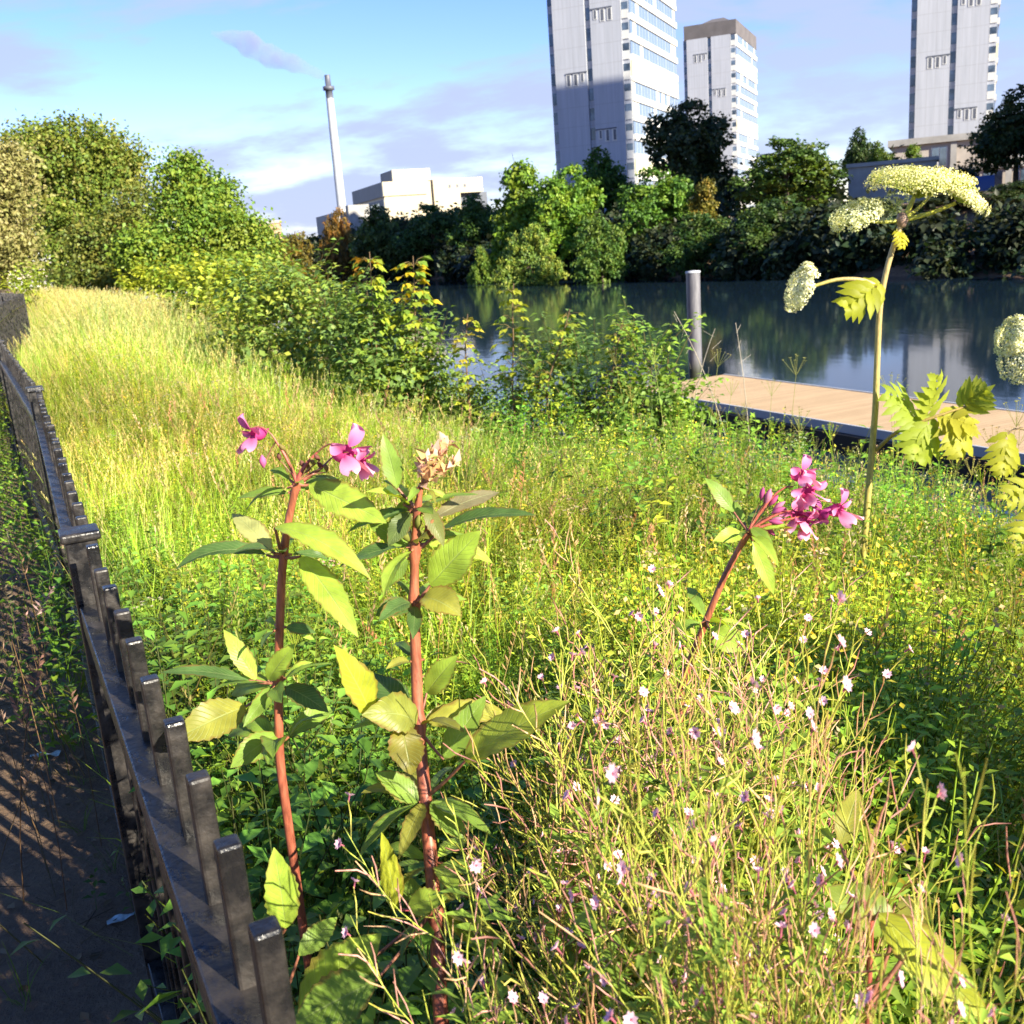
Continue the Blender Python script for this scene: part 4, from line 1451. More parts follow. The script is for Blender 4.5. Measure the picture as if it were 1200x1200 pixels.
def t_herb(h, nodes, leaf, wid, seed, c_stem, c_leaf, tilt=0.2, branch=0, top_boost=1.0, whorl=2):
    """Leafy stem with leaves in pairs or whorls."""
    r_ = np.random.default_rng(seed)
    q = Geo()

    def stalk(b0, d0, H, n, lf):
        ln = r_.normal(size=2) * 0.08
        e = b0 + np.asarray(d0) * H + np.array([ln[0] * H, ln[1] * H, 0])
        P = bez(b0, (b0 + e) / 2 + np.array([-ln[0] * H * .3, -ln[1] * H * .3, 0]), e, 6)
        q.tube(P, np.linspace(0.0022, 0.001, 6) * (h / 0.6) ** .5, c_stem, 3, cap=False)
        for i in range(n):
            u = 0.22 + 0.78 * (i + 0.6) / n
            c = np.array([np.interp(u * 5, range(6), P[:, k_]) for k_ in range(3)])
            a0 = i * 1.57 + r_.normal() * .25
            for k_ in range(whorl):
                a = a0 + k_ * 2 * math.pi / whorl
                up = r_.normal() * .2 + tilt + 0.5 * (u - .6)
                d = np.array([math.cos(a), math.sin(a), up])
                nm = np.array([-math.cos(a) * up, -math.sin(a) * up, 1.0]) + r_.normal(size=3) * .25
                sz = lf * (1.15 - 0.5 * u) * r_.uniform(.75, 1.2)
                cc = np.array(c_leaf) * (1 + (top_boost - 1) * u) * r_.uniform(.75, 1.2)
                q.kite(c + d * 0.006, d, nm, sz, sz * wid, cc, fold=.18, droop=.15)
        return P
    P = stalk(np.zeros(3), (0, 0, 1), h, nodes, leaf)
    for i in range(branch):
        u = r_.uniform(.3, .8)
        c = np.array([np.interp(u * 5, range(6), P[:, k_]) for k_ in range(3)])
        a = r_.uniform(0, 6.28)
        stalk(c, (math.cos(a) * .55, math.sin(a) * .55, .8), h * (1 - u) * .9, max(3, nodes // 2), leaf * .8)
    return q.arrays()


def t_umbel(h, seed, c_stem, c_fl, spread=0.05):
    """Thin stalk ending in a flat, small flower plate."""
    r_ = np.random.default_rng(seed)
    q = Geo()
    ln = r_.normal(size=2) * .06
    P = bez((0, 0, 0), (0, 0, h * .5), (ln[0], ln[1], h * .9), 5)
    q.tube(P, np.linspace(.002, .0012, 5), c_stem, 3, cap=False)
    for i in range(9):
        a = i * 2.4
        rr_ = spread * math.sqrt(i / 9)
        e = P[-1] + np.array([math.cos(a) * rr_, math.sin(a) * rr_, h * .1 - rr_ * .4])
        q.tube([P[-1], e], .0008, c_stem, 3, cap=False)
        for k_ in range(4):
            b2 = r_.uniform(0, 6.28)
            q.kite(e, (math.cos(b2), math.sin(b2), .3), (r_.normal() * .3, r_.normal() * .3, 1), .010, .008, np.array(c_fl) * r_.uniform(.8, 1.2))
    return q.arrays()


PS, PT = zip(*[st(*p_) for p_ in posts])


def scatter(n, s0, s1, t0, t1, blim=(-31, 33), ymin=0.35, dmax=99, dens=None):
    s = rng.uniform(s0, s1, n)
    t = rng.uniform(t0, t1, n)
    x, y = xy(s + np.interp(t, PT, PS) * (s < 3), t)
    be = np.degrees(np.arctan2(x, np.maximum(y, 1e-6)))
    keep = (y > ymin) & (be > blim[0]) & (be < blim[1])
    if dens is not None:
        keep &= rng.random(n) < dens(s, t, x, y)
    s, t, x, y = s[keep], t[keep], x[keep], y[keep]
    return s, t, x, y, ground(x, y)


def patch(x, y, f, ph=0.0):
    """Slow patchiness 0..1."""
    return 0.5 + 0.25 * (np.sin(x * f + 1.3 + ph) * np.cos(y * f * 0.8 + ph * 2) + np.sin((x + y) * f * 0.6 + 2.1 + ph) + np.sin(x * f * 1.9 - y * f * 1.3 + ph) * .5)


def tints(n, lo=.8, hi=1.2, hue=.12):
    b_ = rng.uniform(lo, hi, (n, 1))
    return b_ * (1 + rng.normal(size=(n, 3)) * hue * np.array([1, .5, .8]))


def spread_inst(geo, tmpls, pos, scale, lean, tint):
    k_ = len(pos)
    pick_ = rng.integers(0, len(tmpls), k_)
    pa = patch(pos[:, 0], pos[:, 1], 2.7, .4)[:, None] - .5
    pb = patch(pos[:, 0], pos[:, 1], 1.2, 2.9)[:, None] - .5
    tint = tint * np.clip(1 + .7 * pa, .5, 1.7) * (1 + pb * np.array([.30, .05, 0]))
    M_ = rotz_lean(k_, scale, lean)
    for i, tm in enumerate(tmpls):
        mk = pick_ == i
        inst(geo, tm, M_[mk], pos[mk], tint[mk])


HGT = lambda s, t, x, y: (0.62 + 0.36 * sstep(5, 14, t)) * (1 - 0.42 * sstep(2.0, 4.2, s) * sstep(4.5, 8, t)) * (1 - .45 * (1 - sstep(.1, 1.1, s)) * sstep(5, 9, t))

# --- grass
near_b = [t_grass(11, .62, .0055, .55, 400 + i, GREEN, LIME) for i in range(6)]
near_dry = [t_grass(6, .66, .0035, .4, 410 + i, LIME, STRAW) for i in range(4)]
far_b = [t_grass(10, .85, .010, .35, 420 + i, GREEN * 1.1, LIME * 1.15) for i in range(6)]
far_dry = [t_grass(7, .95, .006, .25, 430 + i, LIME, STRAW) for i in range(4)]
gr = Geo()
s, t, x, y, z = scatter(2900, 0.1, 6, -.3, 4.5)
hs_ = HGT(s, t, x, y)
spread_inst(gr, near_b, np.stack([x, y, z], 1), hs_ / .62 * rng.uniform(.6, 1.05, len(x)), .16, tints(len(x)))
s, t, x, y, z = scatter(1100, 0.1, 6, 0, 4.5)
spread_inst(gr, near_dry, np.stack([x, y, z], 1), HGT(s, t, x, y) / .62 * rng.uniform(.6, 1.05, len(x)), .14, tints(len(x)))
s, t, x, y, z = scatter(8000, 0.1, 4.6, 4, 11)
spread_inst(gr, far_b, np.stack([x, y, z], 1), HGT(s, t, x, y) / .85 * rng.uniform(.55, 1.05, len(x)), .13, tints(len(x)) * (1 + .2 * (patch(x, y, .9)[:, None] - .5)))
s, t, x, y, z = scatter(3600, 0.05, 4.4, 4, 11)
spread_inst(gr, far_dry, np.stack([x, y, z], 1), HGT(s, t, x, y) / .85 * rng.uniform(.6, 1.05, len(x)), .12, tints(len(x)))
s, t, x, y, z = scatter(11000, .02, 4.2, 11, 32)
spread_inst(gr, far_b, np.stack([x, y, z], 1), HGT(s, t, x, y) / .85 * rng.uniform(.6, 1.0, len(x)), .12, tints(len(x)))
s, t, x, y, z = scatter(8000, .02, 4.0, 11, 32)
spread_inst(gr, far_dry, np.stack([x, y, z], 1), HGT(s, t, x, y) / .9 * rng.uniform(.75, 1.1, len(x)), .10, tints(len(x)))
arch = [t_grass(9, .8, .0065, 1.15, 540 + i, GREEN, LIME * 1.1) for i in range(4)]
s, t, x, y, z = scatter(700, .9, 5.8, .9, 7)
spread_inst(gr, arch, np.stack([x, y, z], 1), HGT(s, t, x, y) / .62 * rng.uniform(.7, 1.1, len(x)), .12, tints(len(x)))
o = link('meadow_grass', gr.mesh('grass'), M_FOL)
tag(o, 'tall yellow green meadow grass between railing and river', 'grass', kind='stuff')

# --- seed heads
sd1 = [t_seed(.8, 440 + i, LIME * .9, STRAW * 1.05, .5) for i in range(6)]
sg = Geo()
s, t, x, y, z = scatter(700, .2, 5.5, .3, 5)
spread_inst(sg, sd1, np.stack([x, y, z], 1), HGT(s, t, x, y) / .74 * rng.uniform(.7, 1.12, len(x)), .12, tints(len(x)))
s, t, x, y, z = scatter(3800, .05, 4.2, 5, 14)
spread_inst(sg, sd1, np.stack([x, y, z], 1), HGT(s, t, x, y) / .74 * rng.uniform(.75, 1.1, len(x)), .10, tints(len(x)))
s, t, x, y, z = scatter(8000, .02, 3.8, 14, 32)
M_ = rotz_lean(len(x), HGT(s, t, x, y) / .74 * rng.uniform(.8, 1.1, len(x)), .08)
for i, tm in enumerate(sd1):
    k_ = slice(i, None, 6)
    inst(sg, tm, M_[k_], np.stack([x, y, z], 1)[k_], tints(len(x[k_])))
brown = [t_seed(.75, 550 + i, (.42, .28, .12), c_, .7) for i, c_ in enumerate(((.45, .26, .14), (.66, .5, .30), (.36, .2, .10)))]
s, t, x, y, z = scatter(800, .6, 5.8, .8, 8)
spread_inst(sg, brown, np.stack([x, y, z], 1), HGT(s, t, x, y) / .62 * rng.uniform(.7, 1.12, len(x)), .16, tints(len(x)))
o = link('seeding_grass', sg.mesh('seed'), M_FOL)
tag(o, 'straw coloured seed heads standing above the meadow grass', 'grass', kind='stuff')

# --- leafy undergrowth (dark nettle-like leaves) and fine yellow-green herbs
nettle = [t_herb(.6, 9, .062, .50, 450 + i, (0.14, 0.15, 0.04), DEEP * r0_, .15, 2, 1.5) for i, r0_ in enumerate((1.2, 1.5, 1.0, 1.35, 1.7))]
fine = [t_herb(.6, 16, .026, .38, 460 + i, LIME * .8, LIME * r0_, .3, 5, 1.25, 3) for i, r0_ in enumerate((.85, 1.0, 1.1, .75))]
mid_l = [t_herb(.6, 10, .044, .42, 470 + i, GREEN, c_, .25, 3, 1.5) for i, c_ in enumerate((GREEN * 1.1, LIME * .8, GREEN * .9, LIME * .95, GREEN * 1.3))]
lu = Geo()


def d_left(s, t, x, y):
    return np.clip(1.1 - sstep(.3, 1.1, s), .12, 1)


s, t, x, y, z = scatter(1500, .08, 2.6, -.2, 4.2, dens=d_left)
spread_inst(lu, nettle, np.stack([x, y, z], 1), HGT(s, t, x, y) / .62 * rng.uniform(.6, 1.05, len(x)) * (1 + .3 * (1 - sstep(.25, .6, s)) * (1 - sstep(2, 4, t))), .14, tints(len(x)))
s, t, x, y, z = scatter(2300, .08, 5, 0, 6)
spread_inst(lu, mid_l, np.stack([x, y, z], 1), HGT(s, t, x, y) / .62 * rng.uniform(.55, 1.0, len(x)), .16, tints(len(x)))
s, t, x, y, z = scatter(1500, 3.6, 7.2, .5, 22, blim=(-20, 33))
spread_inst(lu, mid_l + nettle, np.stack([x, y, z], 1), rng.uniform(.8, 1.5, len(x)), .2, tints(len(x)))
s, t, x, y, z = scatter(420, .5, 2.2, .2, 2.2, blim=(7, 23))
spread_inst(lu, mid_l, np.stack([x, y, z], 1), rng.uniform(1.0, 1.45, len(x)), .14, tints(len(x)))
s, t, x, y, z = scatter(900, 2.2, 6.4, -.5, 8.5, blim=(0, 33))
spread_inst(lu, mid_l + nettle[:2], np.stack([x, y, z], 1), rng.uniform(.85, 1.6, len(x)) * (1 + .1 * sstep(3.5, 5.5, s)), .2, tints(len(x), .7, 1.3))
o = link('leafy_undergrowth', lu.mesh('leafy'), M_FOL)
tag(o, 'dense dark green leafy undergrowth between railing and balsam', 'undergrowth', kind='stuff')
fh = Geo()
s, t, x, y, z = scatter(3400, .25, 5.0, .8, 8, dens=lambda s, t, x, y: .35 + .65 * sstep(.35, .65, patch(x, y, 1.7)))
spread_inst(fh, fine, np.stack([x, y, z], 1), HGT(s, t, x, y) / .62 * rng.uniform(.65, 1.1, len(x)), .14, tints(len(x)))
um = [t_umbel(.72, 480 + i, LIME, c_, .045) for i, c_ in enumerate(((.42, .40, .07), (.5, .44, .12), (.36, .38, .05), (.5, .46, .28)))]
def t_froth(h, seed, c0, c1):
    """Branching stalk whose upper third is a cloud of tiny yellow flowers."""
    r_ = np.random.default_rng(seed)
    q = Geo()
    for b_ in range(4):
        a = r_.uniform(0, 6.28)
        sp = r_.uniform(.03, .12)
        e = np.array([math.cos(a) * sp, math.sin(a) * sp, h * r_.uniform(.8, 1.05)])
        q.tube(bez((0, 0, 0), (e[0] * .3, e[1] * .3, h * .55), e, 4), .0011, LIME * .8, 3, cap=False)
        for i in range(16):
            u = r_.uniform(0, 1)
            c = e + np.array([r_.normal() * .022 * (1.1 - u), r_.normal() * .022 * (1.1 - u), (u - .8) * h * .32])
            q.kite(c, r_.normal(size=3), r_.normal(size=3) + np.array([0, 0, 1]), r_.uniform(.008, .016), .008, (np.array(c0) if r_.random() < .6 else np.array(c1)) * r_.uniform(.75, 1.25))
    return q.arrays()


s, t, x, y, z = scatter(900, .4, 2.3, .1, 2.4, blim=(5, 24))
spread_inst(fh, fine, np.stack([x, y, z], 1), rng.uniform(.95, 1.5, len(x)), .18, tints(len(x), .7, 1.3))
froth = [t_froth(.62, 520 + i, (.62, .55, .05), (.34, .40, .05)) for i in range(4)] + [t_froth(.64, 526 + i, (.50, .38, .16), (.55, .45, .22)) for i in range(2)]
s, t, x, y, z = scatter(3800, .25, 5.2, .9, 11, dens=lambda s, t, x, y: .15 + .85 * sstep(.4, .65, patch(x, y, 1.5, .7)))
spread_inst(fh, froth, np.stack([x, y, z], 1), HGT(s, t, x, y) / .62 * rng.uniform(.65, 1.05, len(x)), .14, tints(len(x)))
s, t, x, y, z = scatter(420, .5, 2.3, .1, 2.4, blim=(5, 24))
spread_inst(fh, froth, np.stack([x, y, z], 1), rng.uniform(.95, 1.5, len(x)), .18, tints(len(x), .7, 1.3))
s, t, x, y, z = scatter(700, 2.6, 6.4, -.5, 9, blim=(2, 33))
spread_inst(fh, froth, np.stack([x, y, z], 1), rng.uniform(.9, 1.5, len(x)), .16, tints(len(x), .7, 1.3))
s, t, x, y, z = scatter(1900, .3, 6, .8, 10, dens=lambda s, t, x, y: .2 + .8 * sstep(.45, .7, patch(x, y, 1.3, 2.0)))
spread_inst(fh, um, np.stack([x, y, z], 1), HGT(s, t, x, y) / .62 * rng.uniform(.7, 1.1, len(x)) * (1 + .35 * sstep(3.3, 5, s) * (t < 8)), .1, tints(len(x)))
big_um = [t_umbel(1.1, 580 + i, (.36, .36, .10), c_, .075) for i, c_ in enumerate(((.50, .40, .16), (.46, .44, .12), (.42, .30, .14)))]
s, t, x, y, z = scatter(150, 3.2, 6.2, -.5, 8.5, blim=(6, 33))
spread_inst(fh, big_um, np.stack([x, y, z], 1), rng.uniform(.75, 1.2, len(x)), .1, tints(len(x)))
o = link('yellow_herb_cover', fh.mesh('fine'), M_FOL)
tag(o, 'fine yellow green herbs with tiny leaves filling the middle of the meadow', 'herbs', kind='stuff')

# --- path edge: sparse low grass and leaves left of the railing
pg = Geo()
low = [t_grass(9, .16, .004, .9, 490 + i, GREEN * .8, LIME * .8) for i in range(3)] + [t_herb(.14, 4, .035, .55, 495, GREEN, DEEP * 1.3, .2)]
s, t, x, y, z = scatter(900, -2.6, -.03, 1.9, 14, blim=(-45, 30), dens=lambda s, t, x, y: .06 + .9 * sstep(.5, .8, patch(x, y, 2.3)) * (.25 + .75 * sstep(3.5, 7, t)) + .5 * (s > -.18))
spread_inst(pg, low, np.stack([x, y, z], 1), rng.uniform(.5, 1.2, len(x)), .3, tints(len(x)))
tall_l = [t_herb(.45, 7, .07, .5, 497 + i, GREEN, GREEN * 1.2, .2, 2) for i in range(2)]
s, t, x, y, z = scatter(190, -.8, -.05, 3.2, 12, blim=(-40, -15))
spread_inst(pg, tall_l, np.stack([x, y, z], 1), rng.uniform(.6, 1.3, len(x)), .2, tints(len(x)))
dry_t = [t_seed(.5, 499 + i, (.3, .2, .1), (.42, .25, .18), 1.6) for i in range(2)]
s, t, x, y, z = scatter(36, -.5, -.03, 2.2, 5, blim=(-40, -15))
spread_inst(pg, dry_t, np.stack([x, y, z], 1), rng.uniform(.7, 1.5, len(x)), .3, tints(len(x)))
o = link('path_edge_weed', pg.mesh('weeds'), M_FOL)
tag(o, 'sparse low grass and weeds on the shaded soil left of the railing', 'weeds', kind='stuff')
# dead leaves and twigs on the soil
tl = Geo()
n_ = 2400
s_ = rng.uniform(-2.4, -.05, n_)
t_ = rng.uniform(.5, 9, n_)
x_, y_ = xy(s_, t_)
z_ = ground(x_, y_) + .006
for i in range(n_):
    a = rng.uniform(0, 6.28)
    if i % 3:
        tl.kite((x_[i], y_[i], z_[i]), (math.cos(a), math.sin(a), rng.normal() * .15), (rng.normal() * .3, rng.normal() * .3, 1), rng.uniform(.015, .045), rng.uniform(.01, .025), np.array([.16, .11, .06]) * rng.uniform(.4, 1.6))
    else:
        l_ = rng.uniform(.04, .14)
        tl.tube([(x_[i], y_[i], z_[i]), (x_[i] + math.cos(a) * l_, y_[i] + math.sin(a) * l_, z_[i] + .004)], .0012, np.array([.14, .10, .06]) * rng.uniform(.6, 1.6), 3, cap=False)
o = link('fallen_leaf_litter', tl.mesh('litter'), M_FOL)
tag(o, 'scattered dead leaves and twigs on the soil path', 'leaf litter', kind='stuff')

# unseen thicket added right of the picture to shade the lower right corner
th = Geo()
n_ = 1100
x_ = rng.uniform(1.5, 3.2, n_)
y_ = rng.uniform(.25, 1.25, n_) - (x_ - 2) * .966
kp = np.degrees(np.arctan2(x_, np.maximum(y_, 1e-6))) > 47
x_, y_ = x_[kp], y_[kp]
n_ = len(x_)
spread_inst(th, nettle, np.stack([x_, y_, ground(x_, y_)], 1), rng.uniform(1.9, 2.7, n_), .1, tints(n_))
o = link('shade_thicket', th.mesh('thicket'), M_FOL)
tag(o, 'tall nettle thicket added outside the picture to shade its lower right', 'thicket', kind='stuff')


# ------------------------------------------------------------------ hero leaves
CAMV = Vector(EYE)


def blade_mesh(base, tip, width, nrm, sag=0.12, fold=0.18, wave=0.05, serr=0.06, lobed=0, taper=0.85, nu=18, nv=7, curl=0.0):
    """A big leaf blade: curved midrib, folded halves, toothed or lobed margin; uv = (along, across)."""
    base, tip = np.asarray(base, float), np.asarray(tip, float)
    L = np.linalg.norm(tip - base)
    d = (tip - base) / L
    nrm = np.asarray(nrm, float)
    nrm = nrm - d * np.dot(nrm, d)
    nrm /= np.linalg.norm(nrm) + 1e-9
    P = bez(base, (base + tip) / 2 + nrm * sag * L * 2 * 0.6, tip, nu)
    tan = np.gradient(P, axis=0)
    tan /= np.linalg.norm(tan, axis=1)[:, None]
    r_ = np.random.default_rng(abs(int(base[0] * 7919 + tip[2] * 104729)) % 99991)
    ph = r_.uniform(0, 6.28, 4)
    V, UV = [], []
    for i in range(nu):
        u = i / (nu - 1)
        side = np.cross(tan[i], nrm)
        side /= np.linalg.norm(side)
        up = np.cross(side, tan[i])
        prof = max(0.03, math.sin(math.pi * min(1, max(0, u)) ** taper) ** 0.85) if 0 < u < 1 else 0.02
        if lobed:
            prof *= 0.55 + 0.45 * abs(math.sin(u * math.pi * lobed + .5))
        for j in range(nv):
            v = -1 + 2 * j / (nv - 1)
            e = 1 + (serr * (1 if i % 2 else -1) if abs(v) == 1 else 0)
            off = side * v * prof * width / 2 * e
            hgt = fold * abs(v) * prof * width * .5 + wave * width * abs(v) * math.sin(u * 9 + ph[0] + (0 if v > 0 else 2)) * prof
            hgt += curl * width * v * abs(v) * prof
            V.append(P[i] + off + up * hgt)
            UV.append((u, v))
    F = [[i * nv + j, i * nv + j + 1, (i + 1) * nv + j + 1, (i + 1) * nv + j] for i in range(nu - 1) for j in range(nv - 1)]
    return np_mesh('leaf', V, F, UV=UV)


def add_leaf(root, o0, base_px, tip_px, Yb, Yt, w_px, c, petiole_from=None, facing=0.6, name='leaf', stem_c=(0.25, 0.10, 0.06), **kw):
    b_ = atY(*base_px, Yb)
    t_ = atY(*tip_px, Yt)
    v = EYE - (b_ + t_) / 2
    v /= np.linalg.norm(v)
    nrm = v * facing + np.array([0.25, -.1, 1]) * (1 - facing)
    me = blade_mesh(b_ - o0, t_ - o0, w_px * (Yb + Yt) / 2 / 1200 * 1.05, nrm, **kw)
    lf = part(name, me, M_LEAF, root, c)
    if petiole_from is not None:
        q = Geo()
        a = np.asarray(petiole_from, float)
        q.tube(bez(a - o0, (a + b_) / 2 - o0 + np.array([0, 0, -.004]), b_ - o0, 5), np.linspace(.0028, .0016, 5), stem_c, 6)
        part('petiole', q.mesh('petiole'), M_STEM, lf)
    return lf


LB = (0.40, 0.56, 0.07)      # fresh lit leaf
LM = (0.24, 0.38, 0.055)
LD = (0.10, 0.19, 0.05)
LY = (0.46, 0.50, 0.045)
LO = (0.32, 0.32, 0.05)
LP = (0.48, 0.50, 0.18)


# ------------------------------------------------------------------ balsam flowers
def petal_mesh(L, W, cup, c0, c1, seed, notch=.15):
    r_ = np.random.default_rng(seed)
    nu, nv = 8, 7
    V, C = [], []
    for i in range(nu):
        u = i / (nu - 1)
        pr_ = (u ** .55) * math.sqrt(max(0, 1 - (u ** 3) * .92))
        for j in range(nv):
            v = -1 + 2 * j / (nv - 1)
            x_ = v * W / 2 * pr_
            y_ = L * u * (1 - notch * (1 - abs(v)) * (u > .9)) - .05 * L * v * v * u
            z_ = cup * L * (u * u * .5) - cup * W * .35 * v * v * u + .03 * L * math.sin(5 * u + 3 * v + seed)
            V.append((x_, y_, z_))
            C.append(np.array(c0) * (1 - u) + np.array(c1) * u)
    F = [[i * nv + j, i * nv + j + 1, (i + 1) * nv + j + 1, (i + 1) * nv + j] for i in range(nu - 1) for j in range(nv - 1)]
    return np_mesh('petal', V, F, np.array(C))


PK0, PK1 = (0.58, 0.07, 0.26), (0.90, 0.38, 0.60)
PET_HOOD = petal_mesh(.022, .028, .9, PK0, PK1, 1)
PET_WING = petal_mesh(.030, .027, .3, PK0, (0.93, .48, .66), 2)
PET_WING2 = petal_mesh(.022, .020, .5, PK0, (0.88, .32, .54), 5)
q = Geo()
u_ = np.linspace(0, 1, 10)
q.tube(np.stack([np.zeros(10), -.022 * u_, -.004 * np.sin(u_ * 3.1) - .010 * np.maximum(0, u_ - .75)], 1), np.interp(u_, [0, .35, .7, .85, 1], [.0075, .0085, .005, .0018, .0008]), np.array([PK0]) * np.interp(u_, [0, 1], [1.3, .8])[:, None], 10)
POUCH = q.mesh('pouch')
for me_ in (PET_HOOD, PET_WING, PET_WING2, POUCH):
    me_.materials.append(M_PETAL)


def balsam_flower(root, o0, px, Y, face, sc=1.0, roll=0.0, from_pt=None, tint=(1, 1, 1)):
    """Hooded pink flower; 'face' is the direction its mouth looks."""
    c = atY(*px, Y) - o0
    f_ = Vector(face).normalized()
    quat = f_.to_track_quat('Y', 'Z')
    fl = bpy.data.objects.new('flower', POUCH)
    col.objects.link(fl)
    kid(fl, root)
    fl.location = c
    fl.rotation_mode = 'QUATERNION'
    from mathutils import Quaternion
    fl.rotation_quaternion = quat @ Quaternion((0, 1, 0), roll)
    fl.scale = (sc, sc, sc)
    fl.color = (*tint, 1)
    for me_, rx, ry, rz, off in ((PET_HOOD, 65, 0, 0, (0, 0, .005)), (PET_WING, -35, 25, -38, (.003, 0, -.002)), (PET_WING, -35, -25, 38, (-.003, 0, -.002)),
                                 (PET_WING2, 5, 60, -70, (.004, 0, .002)), (PET_WING2, 5, -60, 70, (-.004, 0, .002))):
        pe = bpy.data.objects.new('petal', me_)
        col.objects.link(pe)
        kid(pe, fl)
        pe.location = off
        pe.rotation_euler = (R(rx), R(ry), R(rz))
        pe.color = (*tint, 1)
    if from_pt is not None:
        q = Geo()
        a = np.asarray(from_pt) - o0
        back = np.array(c) - np.array(f_) * .004 + np.array([0, 0, .006])
        q.tube(bez(a, (a + back) / 2 + np.array([0, 0, .014]), back, 6), .0011, (.30, .12, .07), 5)
        part('pedicel', q.mesh('pedicel'), M_STEM, root)
    return fl


def bud_mesh(L, r, c):
    q = Geo()
    u = np.linspace(0, 1, 8)
    q.tube(np.stack([np.zeros(8), np.zeros(8), L * u], 1), np.maximum(r * np.sin(np.pi * (u * .9 + .06)), .0004), c, 8)
    return q.mesh('bud')


def add_bud(root, o0, px, Y, c, L=.016, r=.0045, d=(0, 0, 1), from_pt=None, mat=None):
    b_ = part('bud', bud_mesh(L, r, c), mat or M_PETAL, root)
    b_.location = atY(*px, Y) - o0
    b_.rotation_mode = 'QUATERNION'
    b_.rotation_quaternion = Vector(d).normalized().to_track_quat('Z', 'Y')
    if from_pt is not None:
        q = Geo()
        q.tube(bez(np.asarray(from_pt) - o0, (np.asarray(from_pt) + atY(*px, Y)) / 2 - o0 + np.array([0, 0, .006]), atY(*px, Y) - o0, 4), .0008, (.28, .14, .07), 4)
        part('pedicel', q.mesh('pedicel'), M_STEM, root)
    return b_


RED = np.array([0.34, 0.085, 0.06])


def balsam_root(label, px_path, Ys, rads, n=40, nodes=()):
    pts = [atY(x, y, Y) for (x, y), Y in zip(px_path, Ys)]
    p0 = pts[0]
    gb = np.array([p0[0], p0[1], float(ground(p0[0], p0[1]))])
    root = empty('himalayan_balsam', gb)
    tag(root, label, 'balsam plant')
    full = [gb] + pts
    rr_ = [rads[0] * 1.1] + list(rads)
    t_ = np.r_[0, np.cumsum(np.linalg.norm(np.diff(np.array(full), axis=0), axis=1))]
    P = smooth_path(full, n)
    rr2 = np.interp(np.linspace(0, t_[-1], n), t_, rr_)
    # swollen joints
    for nd in nodes:
        pn = atY(*nd[:2], nd[2])
        dd = np.linalg.norm(P - pn, axis=1)
        rr2 = rr2 * (1 + .5 * np.exp(-(dd / .008) ** 2))
    q = Geo()
    u = np.linspace(0, 1, n)[:, None]
    C = RED * (1 - .25 * u) + np.array([.10, .06, 0.01]) * u * .6
    C = C * (1 + .18 * np.sin(np.arange(n) * 1.7)[:, None])
    q.tube(P - gb, rr2, C, 12)
    part('stem', q.mesh('stem'), M_STEM, root)
    return root, gb


def whorl(root, o0, px, Y_, n, lmin, lmax, cols, seed, wr=.30, up=.1):
    """A ring of balsam leaves and side shoots springing from one joint of the stem."""
    r_ = np.random.default_rng(seed)
    c = atY(*px, Y_)
    for i in range(n):
        a = i * 2 * math.pi / n + r_.normal() * .35
        L_ = r_.uniform(lmin, lmax) * Y_ / 1200
        d = np.array([math.cos(a), math.sin(a) * .9, up + r_.normal() * .3])
        d /= np.linalg.norm(d)
        b_ = c + d * .012
        t_ = c + d * (L_ + .012) + np.array([0, 0, -.18 * L_])
        nrm = np.array([-d[0] * .3, -d[1] * .3 - .25, 1.0]) + r_.normal(size=3) * .3
        me = blade_mesh(b_ - o0, t_ - o0, L_ * wr * r_.uniform(.8, 1.2), nrm, sag=r_.uniform(.08, .26), fold=r_.uniform(.15, .4), wave=r_.uniform(.04, .12), curl=r_.normal() * .12, nu=14, nv=7)
        lf = part('leaf', me, M_LEAF, root, tuple(np.array(cols[r_.integers(len(cols))]) * r_.uniform(.8, 1.2)))
        q = Geo()
        q.tube([c - o0, b_ - o0], [.0022, .0015], (.30, .12, .06), 5)
        part('petiole', q.mesh('petiole'), M_STEM, lf)


# left plant
YA = 1.23
ra, oa = balsam_root('red stemmed balsam nearest the railing, two pink flowers on arching stalks', [(327, 890), (326, 780), (329, 700), (331, 655), (339, 600), (348, 566)], [YA] * 6,
                     [.0062, .0058, .0055, .0052, .0048, .0042], 60, [(330, 655, YA), (347, 568, YA), (326, 795, YA)])
nd1, nd2, nd3 = atY(331, 652, YA), atY(348, 566, YA), atY(325, 800, YA)
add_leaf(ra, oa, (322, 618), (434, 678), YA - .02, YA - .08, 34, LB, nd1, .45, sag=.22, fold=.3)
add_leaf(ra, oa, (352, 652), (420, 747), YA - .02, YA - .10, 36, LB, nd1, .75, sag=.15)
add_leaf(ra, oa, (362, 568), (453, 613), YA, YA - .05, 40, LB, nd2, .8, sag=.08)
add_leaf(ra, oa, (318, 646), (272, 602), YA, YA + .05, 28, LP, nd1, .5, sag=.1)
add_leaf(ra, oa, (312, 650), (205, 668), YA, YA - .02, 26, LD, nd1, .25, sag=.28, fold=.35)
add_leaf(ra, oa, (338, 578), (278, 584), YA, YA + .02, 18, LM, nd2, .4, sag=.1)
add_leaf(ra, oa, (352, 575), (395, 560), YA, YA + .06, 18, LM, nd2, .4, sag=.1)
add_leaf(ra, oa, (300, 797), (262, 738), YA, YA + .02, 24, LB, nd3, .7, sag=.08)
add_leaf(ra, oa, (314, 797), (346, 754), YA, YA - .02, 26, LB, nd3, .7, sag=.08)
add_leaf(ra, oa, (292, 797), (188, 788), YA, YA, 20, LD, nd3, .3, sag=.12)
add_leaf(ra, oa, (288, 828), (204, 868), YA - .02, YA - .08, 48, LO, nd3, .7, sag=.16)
add_leaf(ra, oa, (335, 805), (385, 835), YA, YA - .05, 30, LD, nd3, .6, sag=.12)
